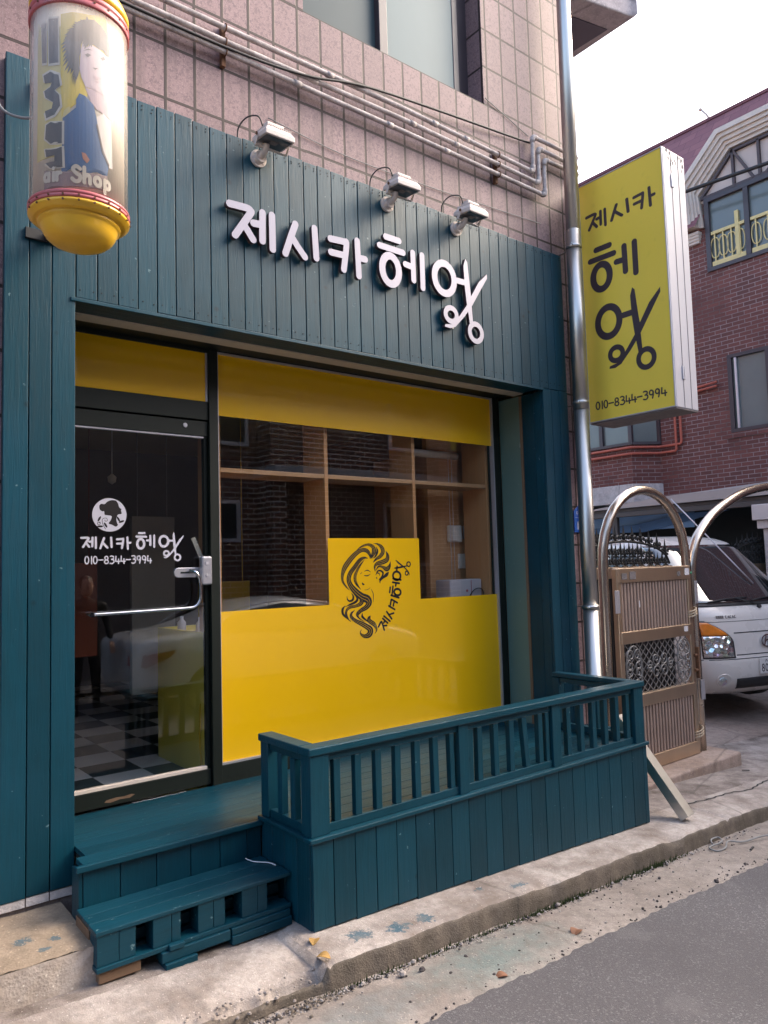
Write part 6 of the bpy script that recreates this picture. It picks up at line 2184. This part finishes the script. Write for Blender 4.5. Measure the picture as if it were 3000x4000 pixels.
for sy in (1, -1):
    m = MB()
    m.loft([[(x, sy*(y0_+.012), z) for x, y0_, z in P] for P in [[(-1.35, .865, 1.06), (-.2, .885, 1.03), (.95, .88, 1.0)], [(-1.0, .70, 1.26), (-.2, .67, 1.36), (.62, .68, 1.27)]]], closed=False, smooth=False)
    m.build('side_window', M['pane_dark'], CA, recalc=False)
    m = MB(); m.tube(smooth_path([(-1.42, sy*.90, 1.06), (-1.05, sy*.735, 1.28), (-.2, sy*.69, 1.39), (.66, sy*.70, 1.29), (1.05, sy*.90, 1.0)], 5), .012, 6); m.build('window_trim', M['chrome'], CA)
    m = MB(); m.loft([[(-2.34, sy*.50, .80), (-2.22, sy*.86, .82), (-1.86, sy*.895, .86)], [(-2.35, sy*.50, .68), (-2.25, sy*.86, .66), (-1.95, sy*.92, .78)]], closed=False); m.build('tail_lamp', M['car_red'], CA, recalc=False)
    for x in (-1.4, 1.42):
        m = MB(); m.tube([(x, sy*.92, .32), (x, sy*.70, .32)], .32, 28); wv = m.build('wheel', M['rubber'], CA, .02)
        m = MB(); m.disc((x, sy*.921, .32), (0, sy, 0), .21, .008, 24); m.build('rim', M['silver'], wv)

PE = thing('person', 'person in a dark suit standing across the street, mirrored in the glass door', 'person', (2.95, -1.75, -.56))
LOCAL.add(PE.name)
def skin(name, verts, edges, mat, parent):
    me = bpy.data.meshes.new(name)
    me.from_pydata([v[:3] for v in verts], edges, [])
    o = bpy.data.objects.new(name, me)
    COL.objects.link(o)
    o.parent = parent
    me.materials.append(mat)
    sk = o.modifiers.new('Skin', 'SKIN')
    me.skin_vertices.new() if not me.skin_vertices else None
    for v, d in zip(verts, me.skin_vertices[0].data):
        d.radius = (v[3], v[4] if len(v) > 4 else v[3])
    me.skin_vertices[0].data[0].use_root = True
    sub = o.modifiers.new('Sub', 'SUBSURF'); sub.levels = 1; sub.render_levels = 2
    for p in me.polygons:
        p.use_smooth = True
    return o
vv = [(0, 0, .92, .16, .11), (0, 0, 1.12, .15, .10), (0, 0, 1.32, .18, .11), (0, 0, 1.43, .10, .08), (0, .01, 1.50, .055, .055),
      (.20, 0, 1.40, .065, .065), (.27, .0, 1.15, .05, .05), (.27, .13, .95, .04, .04), (-.20, 0, 1.40, .065, .065), (-.27, .0, 1.15, .05, .05), (-.25, .12, .93, .04, .04),
      (.10, 0, .85, .095, .095), (.12, .01, .48, .065, .065), (.13, 0, .10, .045, .045), (.14, .13, .035, .04, .03), (-.10, 0, .85, .095, .095), (-.12, .01, .48, .065, .065), (-.14, 0, .10, .045, .045), (-.15, .13, .035, .04, .03)]
ee = [(0, 1), (1, 2), (2, 3), (3, 4), (2, 5), (5, 6), (6, 7), (2, 8), (8, 9), (9, 10), (0, 11), (11, 12), (12, 13), (13, 14), (0, 15), (15, 16), (16, 17), (17, 18)]
body = skin('body', vv, ee, M['suit'], PE)
m = MB()
m.lathe([(.001, 1.50), (.045, 1.505), (.07, 1.54), (.078, 1.60), (.08, 1.66), (.07, 1.71), (.04, 1.74), (.001, 1.748)], (0, 0, 0), 24, Matrix.Translation((0, .02, 0)) @ Matrix.Diagonal((1, 1.2, 1, 1)))
m.loft([[(-.012, .112, 1.60), (.012, .112, 1.60), (.0, .118, 1.64)], [(-.004, .13, 1.605), (.004, .13, 1.605), (0, .125, 1.63)]])
for sx in (-1, 1):
    m.lathe([(.001, -.03), (.016, -.02), (.018, .01), (.001, .03)], (0, 0, 0), 10, Matrix.Translation((sx*.083, .01, 1.62)))
hd = m.build('head', M['skin'], PE)
m = MB(); m.lathe([(.083, 1.60), (.088, 1.66), (.078, 1.72), (.045, 1.755), (.001, 1.765)], (0, 0, 0), 24, Matrix.Translation((0, .0, .0)) @ Matrix.Diagonal((1, 1.2, 1, 1))); m.build('hair', M['hair'], PE)
for sx in (1, -1):
    hp_ = [(sx*.27 if sx > 0 else -.25, .15, .92, .024, .016), (sx*.27 if sx > 0 else -.25, .19, .87, .034, .018)]
    bx_ = hp_[1][0]
    vv2 = hp_[:]
    ed2 = [(0, 1)]
    for j, (dx, ln) in enumerate(((-.024, .066), (-.008, .076), (.008, .072), (.022, .058))):
        i0 = len(vv2)
        vv2 += [(bx_+dx, .205, .845, .009), (bx_+dx*1.1, .215, .845-ln*.55, .008), (bx_+dx, .20, .845-ln, .007)]
        ed2 += [(1, i0), (i0, i0+1), (i0+1, i0+2)]
    i0 = len(vv2)
    vv2 += [(bx_-sx*.035, .205, .88, .010), (bx_-sx*.045, .225, .85, .008)]
    ed2 += [(0, i0), (i0, i0+1)]
    skin('hand', vv2, ed2, M['skin'], PE)
